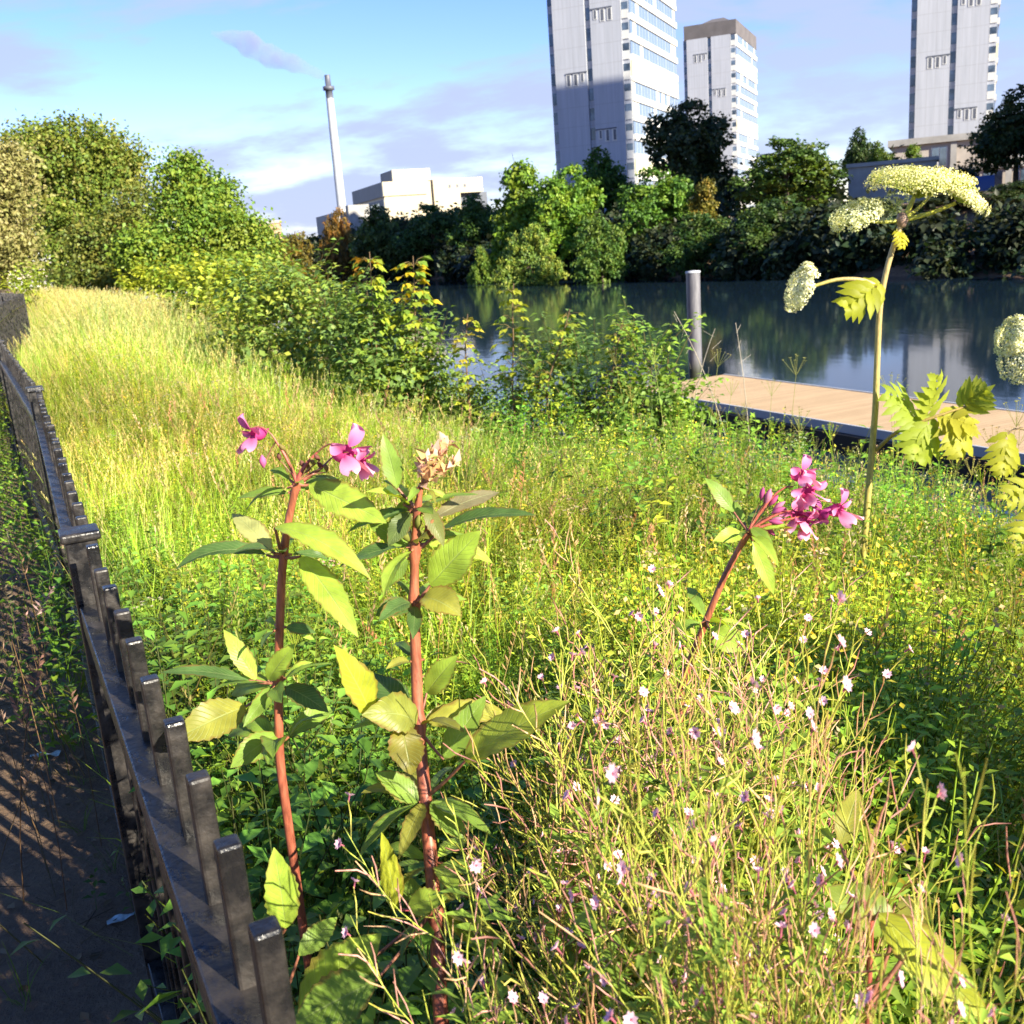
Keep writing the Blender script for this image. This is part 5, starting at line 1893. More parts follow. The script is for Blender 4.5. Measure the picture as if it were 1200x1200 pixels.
add_leaf(ra, oa, (325, 860), (270, 900), YA, YA - .05, 34, LM, nd3, .6, sag=.15)
qa = Geo()
qa.tube(bez(nd2 - oa, atY(352, 548, YA) - oa, atY(372, 530, YA) - oa, 6), np.linspace(.004, .0016, 6), RED, 6)
qa.tube(bez(nd2 - oa, atY(340, 540, YA) - oa, atY(322, 515, YA) - oa, 6), np.linspace(.003, .0011, 6), RED * 1.3, 6)
qa.tube(bez(nd2 - oa, atY(372, 555, YA) - oa, atY(385, 540, YA + .03) - oa, 6), np.linspace(.003, .0011, 6), RED * .8, 6)
part('flower_stalk', qa.mesh('stalk'), M_STEM, ra)
balsam_flower(ra, oa, (296, 508), YA, (-.7, -.6, -.2), 1.0, .2, atY(324, 517, YA), (.9, .7, .8))
balsam_flower(ra, oa, (408, 530), YA - .02, (.75, -.62, -.15), 1.35, -.25, atY(372, 530, YA))
balsam_flower(ra, oa, (424, 541), YA - .01, (.6, -.75, -.35), .8, .4, atY(385, 540, YA), (1, 1, 1))
add_bud(ra, oa, (309, 548), YA, (.62, .16, .36), d=(0, 0, 1), from_pt=atY(324, 517, YA))
for k_, px in enumerate([(368, 545), (378, 549), (362, 552), (375, 540), (383, 553), (356, 548), (334, 528), (328, 540)]):
    add_bud(ra, oa, px, YA + .01 * (k_ % 3 - 1), (.20, .08, .06) if k_ % 2 else (.25, .2, .06), .011, .003, d=(random.uniform(-.7, .7), -.3, 1), from_pt=nd2)

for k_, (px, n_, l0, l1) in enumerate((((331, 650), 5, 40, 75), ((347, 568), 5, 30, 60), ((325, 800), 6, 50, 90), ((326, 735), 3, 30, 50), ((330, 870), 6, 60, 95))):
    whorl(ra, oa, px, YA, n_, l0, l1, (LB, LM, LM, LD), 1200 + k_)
# main plant
YB = 1.2
rb, ob = balsam_root('main red stemmed balsam in the centre with faded seed pods on top', [(517, 1200), (511, 1080), (498, 930), (490, 850), (487, 760), (485, 700), (486, 640), (489, 592), (494, 566)],
                     [1.02, 1.08, 1.15, 1.18, 1.2, 1.2, 1.2, 1.2, 1.2], [.0092, .0088, .0082, .0076, .0068, .0060, .0053, .0040, .0028], 80,
                     [(485, 705, 1.2), (487, 645, 1.2), (512, 1065, 1.09), (488, 850, 1.18), (489, 595, 1.2)])
n1, n2, n3, n4, n5 = atY(486, 706, YB), atY(487, 645, YB), atY(489, 596, YB), atY(489, 852, 1.18), atY(511, 1062, 1.09)
n6 = atY(499, 935, 1.15)
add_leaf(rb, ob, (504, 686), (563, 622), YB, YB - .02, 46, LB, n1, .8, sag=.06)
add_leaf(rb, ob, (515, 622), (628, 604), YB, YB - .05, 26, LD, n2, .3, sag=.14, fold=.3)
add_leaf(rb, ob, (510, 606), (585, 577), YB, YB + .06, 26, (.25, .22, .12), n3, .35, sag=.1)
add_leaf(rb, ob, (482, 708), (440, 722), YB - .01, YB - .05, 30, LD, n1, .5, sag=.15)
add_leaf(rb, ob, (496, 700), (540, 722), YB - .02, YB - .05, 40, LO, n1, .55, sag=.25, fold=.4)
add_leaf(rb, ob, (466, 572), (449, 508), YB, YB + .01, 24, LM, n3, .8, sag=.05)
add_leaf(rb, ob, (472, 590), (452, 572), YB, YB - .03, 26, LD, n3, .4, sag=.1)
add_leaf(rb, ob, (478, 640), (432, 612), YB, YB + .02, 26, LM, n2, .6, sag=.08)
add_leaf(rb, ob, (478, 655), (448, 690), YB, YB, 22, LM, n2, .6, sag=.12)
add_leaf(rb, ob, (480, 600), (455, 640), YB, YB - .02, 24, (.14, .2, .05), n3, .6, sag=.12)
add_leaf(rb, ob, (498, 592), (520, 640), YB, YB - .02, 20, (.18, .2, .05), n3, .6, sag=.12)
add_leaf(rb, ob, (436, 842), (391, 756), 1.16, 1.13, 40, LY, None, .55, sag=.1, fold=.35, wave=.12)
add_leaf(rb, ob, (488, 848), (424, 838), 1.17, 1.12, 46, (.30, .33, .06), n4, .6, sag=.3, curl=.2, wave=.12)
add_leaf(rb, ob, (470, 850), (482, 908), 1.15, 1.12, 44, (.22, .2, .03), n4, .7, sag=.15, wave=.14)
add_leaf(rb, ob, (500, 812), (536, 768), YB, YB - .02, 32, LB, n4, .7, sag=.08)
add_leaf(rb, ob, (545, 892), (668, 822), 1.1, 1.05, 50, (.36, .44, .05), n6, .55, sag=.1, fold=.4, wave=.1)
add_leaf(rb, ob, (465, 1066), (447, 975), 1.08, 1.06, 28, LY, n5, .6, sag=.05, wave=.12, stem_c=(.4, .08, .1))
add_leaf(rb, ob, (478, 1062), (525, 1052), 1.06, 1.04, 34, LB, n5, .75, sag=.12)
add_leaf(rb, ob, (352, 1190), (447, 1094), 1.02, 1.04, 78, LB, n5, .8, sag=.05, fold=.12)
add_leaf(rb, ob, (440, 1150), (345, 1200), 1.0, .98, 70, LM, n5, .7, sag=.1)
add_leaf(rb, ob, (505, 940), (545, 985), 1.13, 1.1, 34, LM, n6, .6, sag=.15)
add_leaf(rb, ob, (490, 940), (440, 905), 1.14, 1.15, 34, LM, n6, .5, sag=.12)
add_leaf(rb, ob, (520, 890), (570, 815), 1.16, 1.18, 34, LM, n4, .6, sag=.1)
for k_, (px, Y_, n_, l0, l1) in enumerate((((486, 705), 1.2, 5, 50, 90), ((487, 640), 1.2, 7, 40, 90), ((489, 596), 1.2, 6, 40, 80), ((492, 570), 1.2, 5, 25, 50), ((488, 850), 1.18, 6, 60, 110),
                                        ((499, 935), 1.15, 6, 60, 110), ((508, 1010), 1.12, 6, 60, 110), ((511, 1065), 1.09, 6, 70, 120), ((487, 775), 1.2, 3, 40, 60))):
    whorl(rb, ob, px, Y_, n_, l0, l1, (LB, LM, LM, LD, LO), 1300 + k_)
# faded capsules and dry sepals on top
CRUMP = []
for k_ in range(3):
    q = Geo()
    r2 = np.random.default_rng(880 + k_)
    for i in range(9):
        a = r2.uniform(0, 6.28)
        q.kite(r2.normal(size=3) * .0015, (math.cos(a) * .8, math.sin(a) * .8, r2.uniform(-.5, 1.1)), r2.normal(size=3), r2.uniform(.010, .024), r2.uniform(.006, .012), np.array([(.72, .46, .36), (.66, .42, .22), (.62, .5, .2)][i % 3]) * r2.uniform(.75, 1.2), fold=.3, droop=.3)
    cm_ = q.mesh('sepal')
    cm_.materials.append(M_PETAL)
    CRUMP.append(cm_)
for k_, px in enumerate([(500, 540), (510, 550), (524, 524), (496, 554), (521, 552), (532, 545), (503, 563), (514, 536), (508, 530)]):
    cp_ = bpy.data.objects.new('faded_flower', CRUMP[k_ % 3])
    col.objects.link(cp_)
    kid(cp_, rb)
    cp_.location = atY(*px, YB + .012 * (k_ % 3 - 1)) - ob
    cp_.rotation_euler = (random.uniform(-.6, .6), random.uniform(-.6, .6), random.uniform(0, 6))
    q = Geo()
    e_ = atY(*px, YB + .012 * (k_ % 3 - 1)) - ob
    s0_ = atY(494, 572, YB) - ob
    q.tube(bez(s0_, (s0_ + e_) / 2 + np.array([0, 0, .008]), e_, 5), .0011, (.42, .20, .12), 5)
    part('pedicel', q.mesh('pedicel'), M_STEM, rb)
for k_ in range(9):
    a = k_ * .7
    add_bud(rb, ob, (487 + 14 * math.cos(a), 628 + 8 * math.sin(a)), YB + .008 * math.sin(a * 2), (.22, .24, .05) if k_ % 2 else (.36, .17, .07), .020, .0045, d=(math.cos(a) * .8, -.2, .8), from_pt=n2)

# right plant
YC = 1.75
rc_, oc = balsam_root('slanting balsam at the right with a cluster of pink flowers', [(795, 810), (828, 726), (850, 672), (876, 625)], [YC] * 4, [.0075, .0065, .006, .0052], 40, [(876, 626, YC)])
nc = atY(877, 623, YC)
add_leaf(rc_, oc, (882, 634), (907, 697), YC, YC - .02, 20, LB, nc, .7, sag=.1)
add_leaf(rc_, oc, (870, 625), (836, 634), YC, YC - .03, 20, LB, nc, .7, sag=.12)
add_leaf(rc_, oc, (860, 600), (826, 560), YC + .03, YC + .05, 20, LM, nc, .6, sag=.1)
add_leaf(rc_, oc, (872, 612), (850, 586), YC + .03, YC + .06, 18, LM, nc, .6, sag=.1)
add_leaf(rc_, oc, (832, 738), (874, 762), YC - .05, YC - .08, 34, LB, atY(828, 728, YC), .8, sag=.1)
add_leaf(rc_, oc, (880, 618), (906, 640), YC, YC - .04, 16, LM, nc, .6, sag=.1)
qa = Geo()
for e in ((898, 598), (930, 570), (940, 598), (970, 605)):
    qa.tube(bez(nc - oc, atY(e[0] * .6 + 876 * .4, e[1] - 4, YC) - oc, atY(*e, YC) - oc, 6), np.linspace(.0032, .0012, 6), RED, 6)
part('flower_stalk', qa.mesh('stalk'), M_STEM, rc_)
for px, f_, sc_, tn in (((940, 555), (.5, -.8, .1), 1.3, (1, 1, 1)), ((948, 575), (.2, -.9, .1), 1.45, (1, 1, 1)), ((935, 603), (-.2, -.95, -.2), 1.4, (1.05, 1.1, 1.05)),
                        ((945, 612), (.3, -.8, -.5), 1.2, (1, 1, 1)), ((985, 596), (.7, -.7, 0), 1.45, (1.05, 1.1, 1.05)), ((962, 602), (-.1, .4, -.2), 1.1, (.5, .35, .6))):
    balsam_flower(rc_, oc, px, YC + .02 * (sc_ - 1.3), f_, sc_, random.uniform(-.4, .4), atY(935, 590, YC), tn)
for k_ in range(12):
    a = random.uniform(-1.2, 1.4)
    add_bud(rc_, oc, (890 + 18 * math.cos(a) * random.uniform(.3, 1), 602 - 16 * math.sin(a)), YC + random.uniform(-.02, .02), (.5, .1, .26) if k_ % 2 else (.62, .24, .38), .026, .005, d=(math.cos(a), -.2, math.sin(a) + .4), from_pt=nc)

whorl(rc_, oc, (877, 624), YC, 6, 30, 60, (LB, LM), 1400)
whorl(rc_, oc, (828, 728), YC - .02, 4, 40, 70, (LB, LM), 1401)
# low balsam shoots with broad leaves
sh_spec = [((318, 1180), [((335, 1088), (321, 993), .98, .98, 44, LB), ((350, 1120), (395, 1075), 1.0, 1.05, 30, LM), ((300, 1120), (275, 1085), 1.02, 1.08, 34, LD)], 1.0, 'low balsam shoot with an upright bright leaf close to the railing'),
           ((1010, 1180), [((1050, 1090), (968, 1040), .84, .86, 60, (.2, .27, .03)), ((1030, 1070), (1160, 1200), .8, .72, 66, LY), ((985, 990), (1006, 925), .95, 1.0, 34, LO), ((1080, 1090), (1062, 1050), .85, .9, 40, LO)], .84, 'big leaved balsam shoot with one large yellow leaf at the lower right')]
for px, lv, Y_, lb in sh_spec:
    p = atY(*px, Y_)
    gb = np.array([p[0], p[1], float(ground(p[0], p[1]))])
    root = empty('balsam_shoot', gb)
    tag(root, lb, 'balsam plant')
    topb = max((atY(*l[0], l[2]) for l in lv), key=lambda v: v[2])
    topc = np.array([p[0] * .5 + topb[0] * .5, p[1] * .5 + topb[1] * .5, topb[2] - .02])
    q = Geo()
    pp = bez(np.zeros(3), np.array([0, 0, .3]), topc - gb, 14)
    q.tube(pp, np.linspace(.006, .003, 14), RED, 8)
    part('stem', q.mesh('stem'), M_STEM, root)
    for bpx, tpx, yb, yt, wpx, c in lv:
        bb = atY(*bpx, yb)
        k_ = int(np.argmin(np.abs(pp[:, 2] + gb[2] - (bb[2] - .03))))
        add_leaf(root, gb, bpx, tpx, yb, yt, wpx, c, pp[k_] + gb, .7, sag=.1, wave=.08)


# ------------------------------------------------------------------ willowherb
def willowherb_proto(seed, h):
    r_ = np.random.default_rng(seed)
    q, l = Geo(), Geo()
    fl = []
    STEMC = [np.array([.42, .45, .07]), np.array([.50, .35, .14]), np.array([.36, .44, .06])]
    PODC = [np.array([.52, .48, .09]), np.array([.62, .38, .20]), np.array([.42, .47, .07]), np.array([.58, .28, .22])]
    sc0 = STEMC[r_.integers(3)]
    ln = r_.normal(size=2) * .05
    P = bez((0, 0, 0), (0, 0, h * .55), (ln[0], ln[1], h), 10)
    q.tube(P, np.linspace(.0019, .0009, 10), sc0, 5, cap=False)

    def pods(P_, u0, n, aa):
        for i in range(n):
            u = u0 + (1 - u0) * (i + .5) / n
            k_ = u * (len(P_) - 1)
            c = np.array([np.interp(k_, range(len(P_)), P_[:, d_]) for d_ in range(3)])
            tn = P_[min(int(k_) + 1, len(P_) - 1)] - P_[max(int(k_), 0) if int(k_) < len(P_) - 1 else len(P_) - 2]
            tn = tn / (np.linalg.norm(tn) + 1e-9)
            a = aa + i * 2.4 + r_.normal() * .3
            sd_ = np.cross(tn, (math.cos(a), math.sin(a), .2))
            sd_ /= np.linalg.norm(sd_) + 1e-9
            L_ = r_.uniform(.034, .068) * (1.1 - .35 * u)
            e = c + (tn * .85 + sd_ * r_.uniform(.25, .75)) * L_
            m_ = c + (tn * .55 + sd_ * .5) * L_ * .5
            q.tube([c, (c + e) / 2 + (m_ - c) * r_.uniform(-.05, .3), e + r_.normal(size=3) * .004], [.0006, .0010, .0006], PODC[r_.integers(4)] * r_.uniform(.8, 1.2), 4)
            if u > .72 and r_.random() < .22:
                fl.append((e, tn * .7 + sd_ * .7))
    pods(P, .62, 14, r_.uniform(0, 6))
    nb = r_.integers(8, 13)
    for b_ in range(nb):
        u = .38 + .5 * (b_ + r_.random()) / nb
        c = np.array([np.interp(u * 9, range(10), P[:, d_]) for d_ in range(3)])
        a = b_ * 2.4 + r_.normal() * .4
        bl = h * r_.uniform(.18, .34) * (1.25 - u * .6)
        d_ = np.array([math.cos(a) * .62, math.sin(a) * .62, .78])
        e = c + d_ * bl
        PB = bez(c, c + d_ * bl * .5 + np.array([math.cos(a), math.sin(a), 0]) * .03 + r_.normal(size=3) * .012, e + np.array([0, 0, r_.uniform(-.05, .05)]), 7)
        q.tube(PB, np.linspace(.0011, .0006, 7), sc0 * r_.uniform(.85, 1.15), 4, cap=False)
        pods(PB, .25, r_.integers(6, 12), r_.uniform(0, 6))
    for i in range(100):
        u = r_.uniform(.15, .9)
        c = np.array([np.interp(u * 9, range(10), P[:, k_]) for k_ in range(3)])
        a = r_.uniform(0, 6.28)
        l.kite(c, (math.cos(a), math.sin(a), r_.uniform(-.2, .6)), (r_.normal() * .3, r_.normal() * .3, 1), r_.uniform(.025, .055), r_.uniform(.009, .016), np.array([.24, .36, .05]) * r_.uniform(.7, 1.5), droop=.2)
    return q.mesh('stem'), l.mesh('foliage'), fl


q = Geo()
for k_ in range(4):
    a = k_ * math.pi / 2
    for s_ in (-.32, .32):
        q.kite((0, 0, .001), (math.cos(a + s_), math.sin(a + s_), .45), (-math.cos(a) * .4, -math.sin(a) * .4, 1), .0075, .0055, (.96, .64, .74))
q.tube([(0, 0, -.006), (0, 0, .002)], [.0008, .0014], (.55, .16, .22), 4)
FLOWER = q.mesh('flower')
FLOWER.materials.append(M_PETAL)
WG = 'pink flowered willowherb stems in the foreground thicket'
WL = 'thin yellowish willowherb stem with narrow pods and tiny pink flowers'
wp = []
for k_ in range(9):
    sm_, lm_, fl = willowherb_proto(600 + k_, 1.0)
    root = empty('willowherb', (0, 0, -50))
    tag(root, WL, 'willowherb', WG)
    part('stem', sm_, M_STEM if k_ % 2 else M_FOL, root)
    part('foliage', lm_, M_FOL, root)
    for c, d_ in fl[:9]:
        f_ = part('flower', FLOWER, None, root)
        f_.location = c
        f_.rotation_mode = 'QUATERNION'
        f_.rotation_quaternion = Vector(d_).normalized().to_track_quat('Z', 'Y')
    wp.append(root)
# tops as seen: pixel, distance
tops = [(850, 880, .78), (905, 890, .72), (960, 905, .95), (700, 690, 1.35), (660, 720, 1.3), (740, 700, 1.5), (800, 760, 1.25), (870, 775, 1.2), (925, 790, 1.25), (960, 780, 1.3),
        (760, 800, 1.1), (700, 830, 1.05), (655, 860, 1.05), (830, 850, .95), (780, 900, .9), (730, 920, .88), (680, 940, .88), (650, 925, 1.0), (1030, 1020, .62), (1090, 1065, .58),
        (960, 1000, .66), (905, 960, .72), (850, 980, .7), (800, 1000, .75), (740, 1010, .74), (690, 1050, .74), (680, 1015, .82), (650, 985, .95), (675, 1085, .85), (930, 1060, .62), (870, 1080, .62), (780, 1090, .65), (720, 1120, .66), (700, 1150, .66), (900, 840, 1.05),
        (780, 720, 1.5), (650, 790, 1.25), (720, 760, 1.3), (625, 780, 1.4), (855, 730, 1.45), (940, 870, 1.0), (700, 1180, .62), (830, 1170, .58), (960, 1150, .56)]
tops += [(838, 868, .70), (872, 900, .66), (935, 925, .68), (962, 948, .66), (905, 1000, .62), (1040, 1040, .58), (1075, 1075, .56), (860, 1010, .62)]
tops += [(random.uniform(610, 880), random.uniform(740, 1120), None) for _ in range(16)]
for i, (px, py_, Y_) in enumerate(tops):
    if Y_ is None:
        Y_ = float(np.interp(py_, [740, 1120], [1.35, .68])) * random.uniform(.92, 1.1)
    p = atY(px, py_, Y_)
    gz_ = float(ground(p[0], p[1]))
    o = wp[i] if i < len(wp) else copy_tree(wp[i % len(wp)])
    hh = p[2] - gz_
    rz = random.uniform(0, 6.28)
    o.location = (p[0] - random.uniform(-.03, .03), p[1] + random.uniform(-.03, .03), gz_)
    o.rotation_euler = (random.gauss(0, .06), random.gauss(0.04, .07), rz)
    o.scale = (min(1.0, hh) * random.uniform(.85, 1.05) * float(np.interp(Y_, [.6, 1.0], [.55, 1])),) * 2 + (hh,)


# ------------------------------------------------------------------ giant hogweed
def umbel_arrays(R_, n_rays, seed, dome=.35, floret=.0075, per=34, c_fl=(.78, .74, .42), c_ray=(.34, .40, .06), clr=.023):
    """Umbrella of rays, each ending in a small dense head of florets. Apex at origin, axis +Z."""
    r_ = np.random.default_rng(seed)
    q, f_ = Geo(), Geo()
    for i in range(n_rays):
        rr_ = math.sqrt((i + .5) / n_rays)
        a = i * 2.39996 + r_.normal() * .1
        th_ = rr_ * 1.25
        e = np.array([math.cos(a) * math.sin(th_), math.sin(a) * math.sin(th_), math.cos(th_) * dome / .45]) * R_ * r_.uniform(.9, 1.06)
        e[2] += .15 * R_
        q.tube(bez((0, 0, 0), e * .55 + np.array([0, 0, .06 * R_]), e, 5), np.linspace(.0022, .0012, 5) * (R_ / .16), c_ray, 4, cap=False)
        ax = e / np.linalg.norm(e)
        for k_ in range(per):
            tg = np.cross(ax, r_.normal(size=3))
            tg /= np.linalg.norm(tg)
            rad = math.sqrt(r_.random())
            c = e + (tg * rad * 1.5 + ax * (r_.normal() * .16 + .5 * (1 - rad * rad))) * clr * (R_ / .16)
            d_ = ax + tg * rad * .6 + r_.normal(size=3) * .4
            b_ = np.cross(d_, r_.normal(size=3))
            f_.kite(c - b_ / np.linalg.norm(b_) * floret * .5, b_, d_, floret * r_.uniform(.6, 1.5), floret * r_.uniform(.6, 1.1), np.array(c_fl) * r_.uniform(.7, 1.15) * np.array([1, 1, r_.uniform(.6, 1.05)]))
            if k_ % 4 == 0:
                q.tube([e, c], .0006 * (R_ / .16), c_ray, 3, cap=False)
    return q, f_


def add_umbel(root, o0, c, axis_, R_, seed, n_rays=34, **kw):
    q, f_ = umbel_arrays(R_, n_rays, seed, **kw)
    u = part('umbel', q.mesh('rays'), M_STEM, root)
    u.location = np.asarray(c) - o0
    u.rotation_mode = 'QUATERNION'
    u.rotation_quaternion = Vector(axis_).normalized().to_track_quat('Z', 'Y')
    part('blossom', f_.mesh('blossom'), M_PETAL_C, u)
    return u


M_FOLT = foliage('thin lobed leaf', 0.55, .5, .25, (1.15, 1.15, .5))
M_PETAL_C = foliage('cream floret', .3, .7, .2, (1.1, 1.0, .5))


def lobed_leaf(root, o0, base, tip, width, nrm, c, seed, name='leaf'):
    """Deeply cut, pointed lobed leaf: a main blade and pairs of side lobes in one mesh."""
    r_ = np.random.default_rng(seed)
    base, tip = np.asarray(base, float), np.asarray(tip, float)
    d = tip - base
    L = np.linalg.norm(d)
    d /= L
    nrm = np.asarray(nrm, float)
    nrm = nrm - d * np.dot(d, nrm)
    nrm /= np.linalg.norm(nrm)
    sd_ = np.cross(d, nrm)
    q = Geo()
    parts_ = [(0.25, d, .75, .30)]
    for u, l_ in ((.03, .50), (.18, .60), (.34, .62), (.50, .52), (.66, .40), (.80, .26)):
        for s_ in (-1, 1):
            dd = d * .62 + sd_ * s_ * .85 + nrm * r_.normal() * .15
            parts_.append((u, dd / np.linalg.norm(dd), l_, .26))
    P0 = bez(base, (base + tip) / 2 + nrm * L * .12, tip, 12)
    for u, dd, l_, w_ in parts_:
        b_ = np.array([np.interp(u * 11, range(12), P0[:, k_]) for k_ in range(3)])
        nu = 7
        pts_ = bez(b_, b_ + dd * l_ * width * .6 + nrm * .03 * L, b_ + dd * l_ * width * 1.15 - nrm * .12 * L * r_.uniform(.3, 1.4), nu)
        s2 = np.cross(dd, nrm)
        s2 /= np.linalg.norm(s2)
        ws = np.array([.35, .8, 1, .7, .85, .45, .04]) * w_ * width * .46
        V = []
        for i in range(nu):
            for v in (-1, 0, 1):
                V.append(pts_[i] + s2 * v * ws[i] + nrm * abs(v) * ws[i] * .25)
        F = [[i * 3 + j, i * 3 + j + 1, (i + 1) * 3 + j + 1, (i + 1) * 3 + j] for i in range(nu - 1) for j in range(2)]
        q.add(np.array(V) - o0, F, np.array(c) * r_.uniform(.85, 1.15))
    return part(name, q.mesh('lobed'), M_FOLT, root)


YH = 4.1
H0 = atY(1008, 655, YH)
gh = np.array([H0[0], H0[1], float(ground(H0[0], H0[1]))])
hr = empty('giant_hogweed', gh)
tag(hr, 'tallest hogweed with a wide cream flower plate above the water', 'hogweed plant')
pth = smooth_path([gh] + [atY(x, y, YH) for x, y in ((1012, 640), (1019, 560), (1026, 480), (1028, 420), (1031, 355), (1040, 310), (1056, 262))], 50) - gh
q = Geo()
uu = np.linspace(0, 1, 50)[:, None]
q.tube(pth, np.interp(np.linspace(0, 1, 50), [0, .5, 1], [.0165, .0135, .0105]), np.array([.40, .36, .06]) * (1 - .5 * uu) + np.array([.40, .24, .20]) * uu * .55, 12)
part('stem', q.mesh('stem'), M_STEM, hr)
hub = atY(1057, 258, YH)
q = Geo()
for (x, y, dY, r0_) in ((1075, 222, 0, .012), (1092, 228, .1, .008), (1120, 238, -.05, .010), (1010, 258, -.02, .007), (1060, 250, .1, .006)):
    q.tube(bez(hub - gh, (hub + atY(x, y, YH + dY)) / 2 - gh + np.array([0, 0, -.015]), atY(x, y, YH + dY) - gh, 8), np.linspace(r0_, r0_ * .7, 8), (.42, .42, .06), 8)
part('branch', q.mesh('branch'), M_STEM, hr)
q = Geo()
a_ = np.linspace(-1.4, 1.4, 7)
q.tube([hub - gh + np.array([0, 0, .03 * math.sin(v)]) for v in a_], (.019 * np.cos(a_) + .004) * np.array([1, 1.1, .9, 1.15, .95, 1.1, 1]), (.34, .22, .16), 9)
part('node', q.mesh('node'), M_STEM, hr)
add_umbel(hr, gh, atY(1076, 232, YH), (.12, -.12, 1), .195, 701, 96, dome=.15, per=44, c_fl=(.97, .93, .52))
add_umbel(hr, gh, atY(1122, 236, YH - .05), (.55, -.2, .8), .115, 703, 56, dome=.10, per=40, c_fl=(.97, .94, .62))
add_umbel(hr, gh, atY(1005, 258, YH), (-.35, -.3, .8), .105, 705, 56, dome=.10, per=40, c_fl=(.94, .95, .66))
add_umbel(hr, gh, atY(1050, 248, YH + .15), (-.1, .6, .6), .07, 707, 16, per=18, c_fl=(.6, .66, .45))
# left arm with drooping head
arm0 = atY(1033, 338, YH)
q = Geo()
arm = smooth_path([arm0, atY(1010, 327, YH), atY(980, 327, YH), atY(945, 338, YH)], 14) - gh
q.tube(arm, np.linspace(.010, .006, 14), np.linspace(0, 1, 14)[:, None] * np.array([.05, .12, -.08]) + np.array([.38, .26, .16]), 8)
part('branch', q.mesh('arm'), M_STEM, hr)
add_umbel(hr, gh, atY(944, 338, YH), (-.9, -.12, .38), .10, 709, 54, dome=.09, per=44, c_fl=(.97, .97, .80), c_ray=(.40, .42, .12))
lobed_leaf(hr, gh, atY(1032, 332, YH), atY(982, 368, YH - .1), .16, (.2, -.8, .5), (.36, .38, .03), 711)
lobed_leaf(hr, gh, atY(1054, 268, YH), atY(1057, 295, YH - .05), .06, (.2, -.9, .2), (.5, .46, .03), 712)
q = Geo()
pet = smooth_path([atY(1026, 528, YH), atY(1050, 505, YH - .05), atY(1085, 492, YH - .1), atY(1150, 470, YH - .1)], 14) - gh
q.tube(pet, np.linspace(.009, .004, 14), (.30, .22, .06), 7)
part('branch', q.mesh('petiole'), M_STEM, hr)
for (b_, t_, w_, c_, sd0) in (((1075, 492), (1030, 455), .20, (.34, .42, .05), 713), ((1085, 490), (1098, 432), .20, (.38, .43, .05), 714), ((1090, 488), (1068, 545), .22, (.34, .41, .04), 715),
                              ((1120, 480), (1125, 540), .23, (.44, .44, .05), 716), ((1125, 478), (1160, 455), .18, (.40, .44, .06), 717), ((1100, 485), (1145, 505), .2, (.46, .44, .05), 718)):
    lobed_leaf(hr, gh, atY(*b_, YH - .08), atY(*t_, YH - .16), w_ * .82, (.3, -.75, .5), c_, sd0)

# second hogweed, its stem just beyond the right edge
YK = 4.0
gk = np.array([*atY(1222, 600, YK)[:2], 0])
gk[2] = float(ground(gk[0], gk[1]))
kr = empty('giant_hogweed', gk)
tag(kr, 'hogweed cut by the right edge with nodding white heads over the pontoon', 'hogweed plant')
q = Geo()
q.tube(smooth_path([gk, atY(1222, 600, YK), atY(1224, 480, YK), atY(1226, 400, YK)], 24) - gk, np.linspace(.02, .012, 24), (.38, .34, .08), 10)
part('stem', q.mesh('stem'), M_STEM, kr)
q = Geo()
q.tube(smooth_path([atY(1226, 410, YK), atY(1205, 402, YK), atY(1188, 396, YK)], 10) - gk, np.linspace(.010, .007, 10), (.40, .42, .08), 8)
q.tube(smooth_path([atY(1224, 440, YK), atY(1212, 432, YK), atY(1202, 430, YK)], 10) - gk, np.linspace(.010, .007, 10), (.40, .42, .08), 8)
q.tube(smooth_path([atY(1224, 520, YK), atY(1200, 500, YK), atY(1182, 505, YK), atY(1172, 520, YK)], 12) - gk, np.linspace(.008, .004, 12), (.28, .20, .10), 8)
part('branch', q.mesh('branch'), M_STEM, kr)
add_umbel(kr, gk, atY(1190, 396, YK), (-.9, -.2, .38), .085, 721, 54, dome=.09, per=44, c_fl=(.97, .97, .74))
add_umbel(kr, gk, atY(1200, 424, YK - .05), (-.6, -.5, .4), .095, 723, 62, dome=.09, per=46, c_fl=(.97, .96, .80))
lobed_leaf(kr, gk, atY(1180, 506, YK), atY(1172, 562, YK - .05), .14, (.1, -.9, .2), (.42, .42, .04), 725)
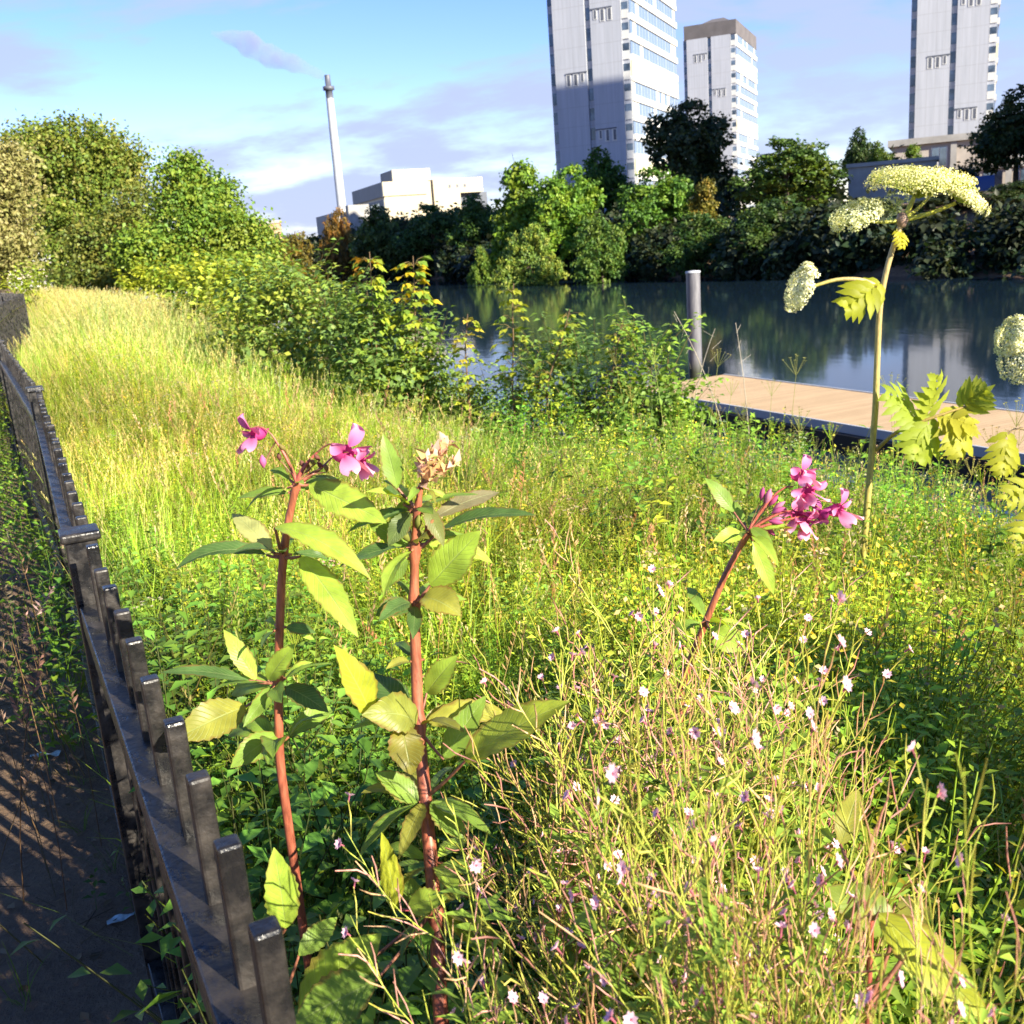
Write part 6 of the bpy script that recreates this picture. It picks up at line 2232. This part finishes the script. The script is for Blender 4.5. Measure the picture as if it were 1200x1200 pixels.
for k_, (b_, t_) in enumerate((((1215, 565), (1168, 592)), ((1220, 600), (1182, 652)))):
    lobed_leaf(kr, gk, atY(*b_, YK - .1), atY(*t_, YK - .25), .13, (.1, -.8, .5), (.42, .43, .05), 731 + k_)

# ------------------------------------------------------------------ dry stalks leaning before the pile, small scraps on the path
q_spec = [((872, 520), (790, 365), 'thin pale dead stalk leaning left across the steel pile'), ((885, 520), (862, 378), 'thin pale dead stalk rising right of the steel pile'),
          ((800, 500), (838, 385), 'thin dry stalk leaning right in front of the bright feathery bush')]
for a, b_, lb in q_spec:
    p = atY(*a, 8.2)
    gb = np.array([p[0], p[1], float(ground(p[0], p[1]))])
    q = Geo()
    e = atY(*b_, 8.2) - gb
    q.tube(bez(np.zeros(3), (p - gb) * .9 + e * .1 + np.array([0, .05, .1]), e, 12), np.linspace(.006, .0022, 12), (.42, .36, .28), 5)
    for i in range(7):
        u = .6 + .06 * i
        c = e * u
        q.tube([c, c + np.array([rng.normal() * .05, rng.normal() * .05, .06])], .0014, (.45, .40, .30), 3, cap=False)
    o = link('dead_stalk', q.mesh('stalk'), M_STEM, loc=gb)
    tag(o, lb, 'dry stalk')
for px, lb, ln_ in (((54, 886), 'pale plastic scrap lying flat on the soil path', .05), ((150, 1076), 'crumpled bluish scrap beside the foot of the railing', .05)):
    p = atZ(*px, .01)
    gx0 = np.array([p[0], p[1], float(ground(p[0], p[1])) + .006])
    q = Geo()
    nu, nv = 10, 5
    V = [(-ln_ + 2 * ln_ * i / 9, (j - 2) * .006 * (1 + .4 * math.sin(i)), .004 * math.sin(i * 1.3 + j) + .004) for i in range(nu) for j in range(nv)]
    q.add(V, [[i * nv + j, i * nv + j + 1, (i + 1) * nv + j + 1, (i + 1) * nv + j] for i in range(nu - 1) for j in range(nv - 1)], (1, 1, 1))
    o = link('plastic_scrap', q.mesh('scrap'), M_SCRAP, loc=gx0)
    o.rotation_euler = (0, 0, random.uniform(-.6, .6))
    tag(o, lb, 'litter')
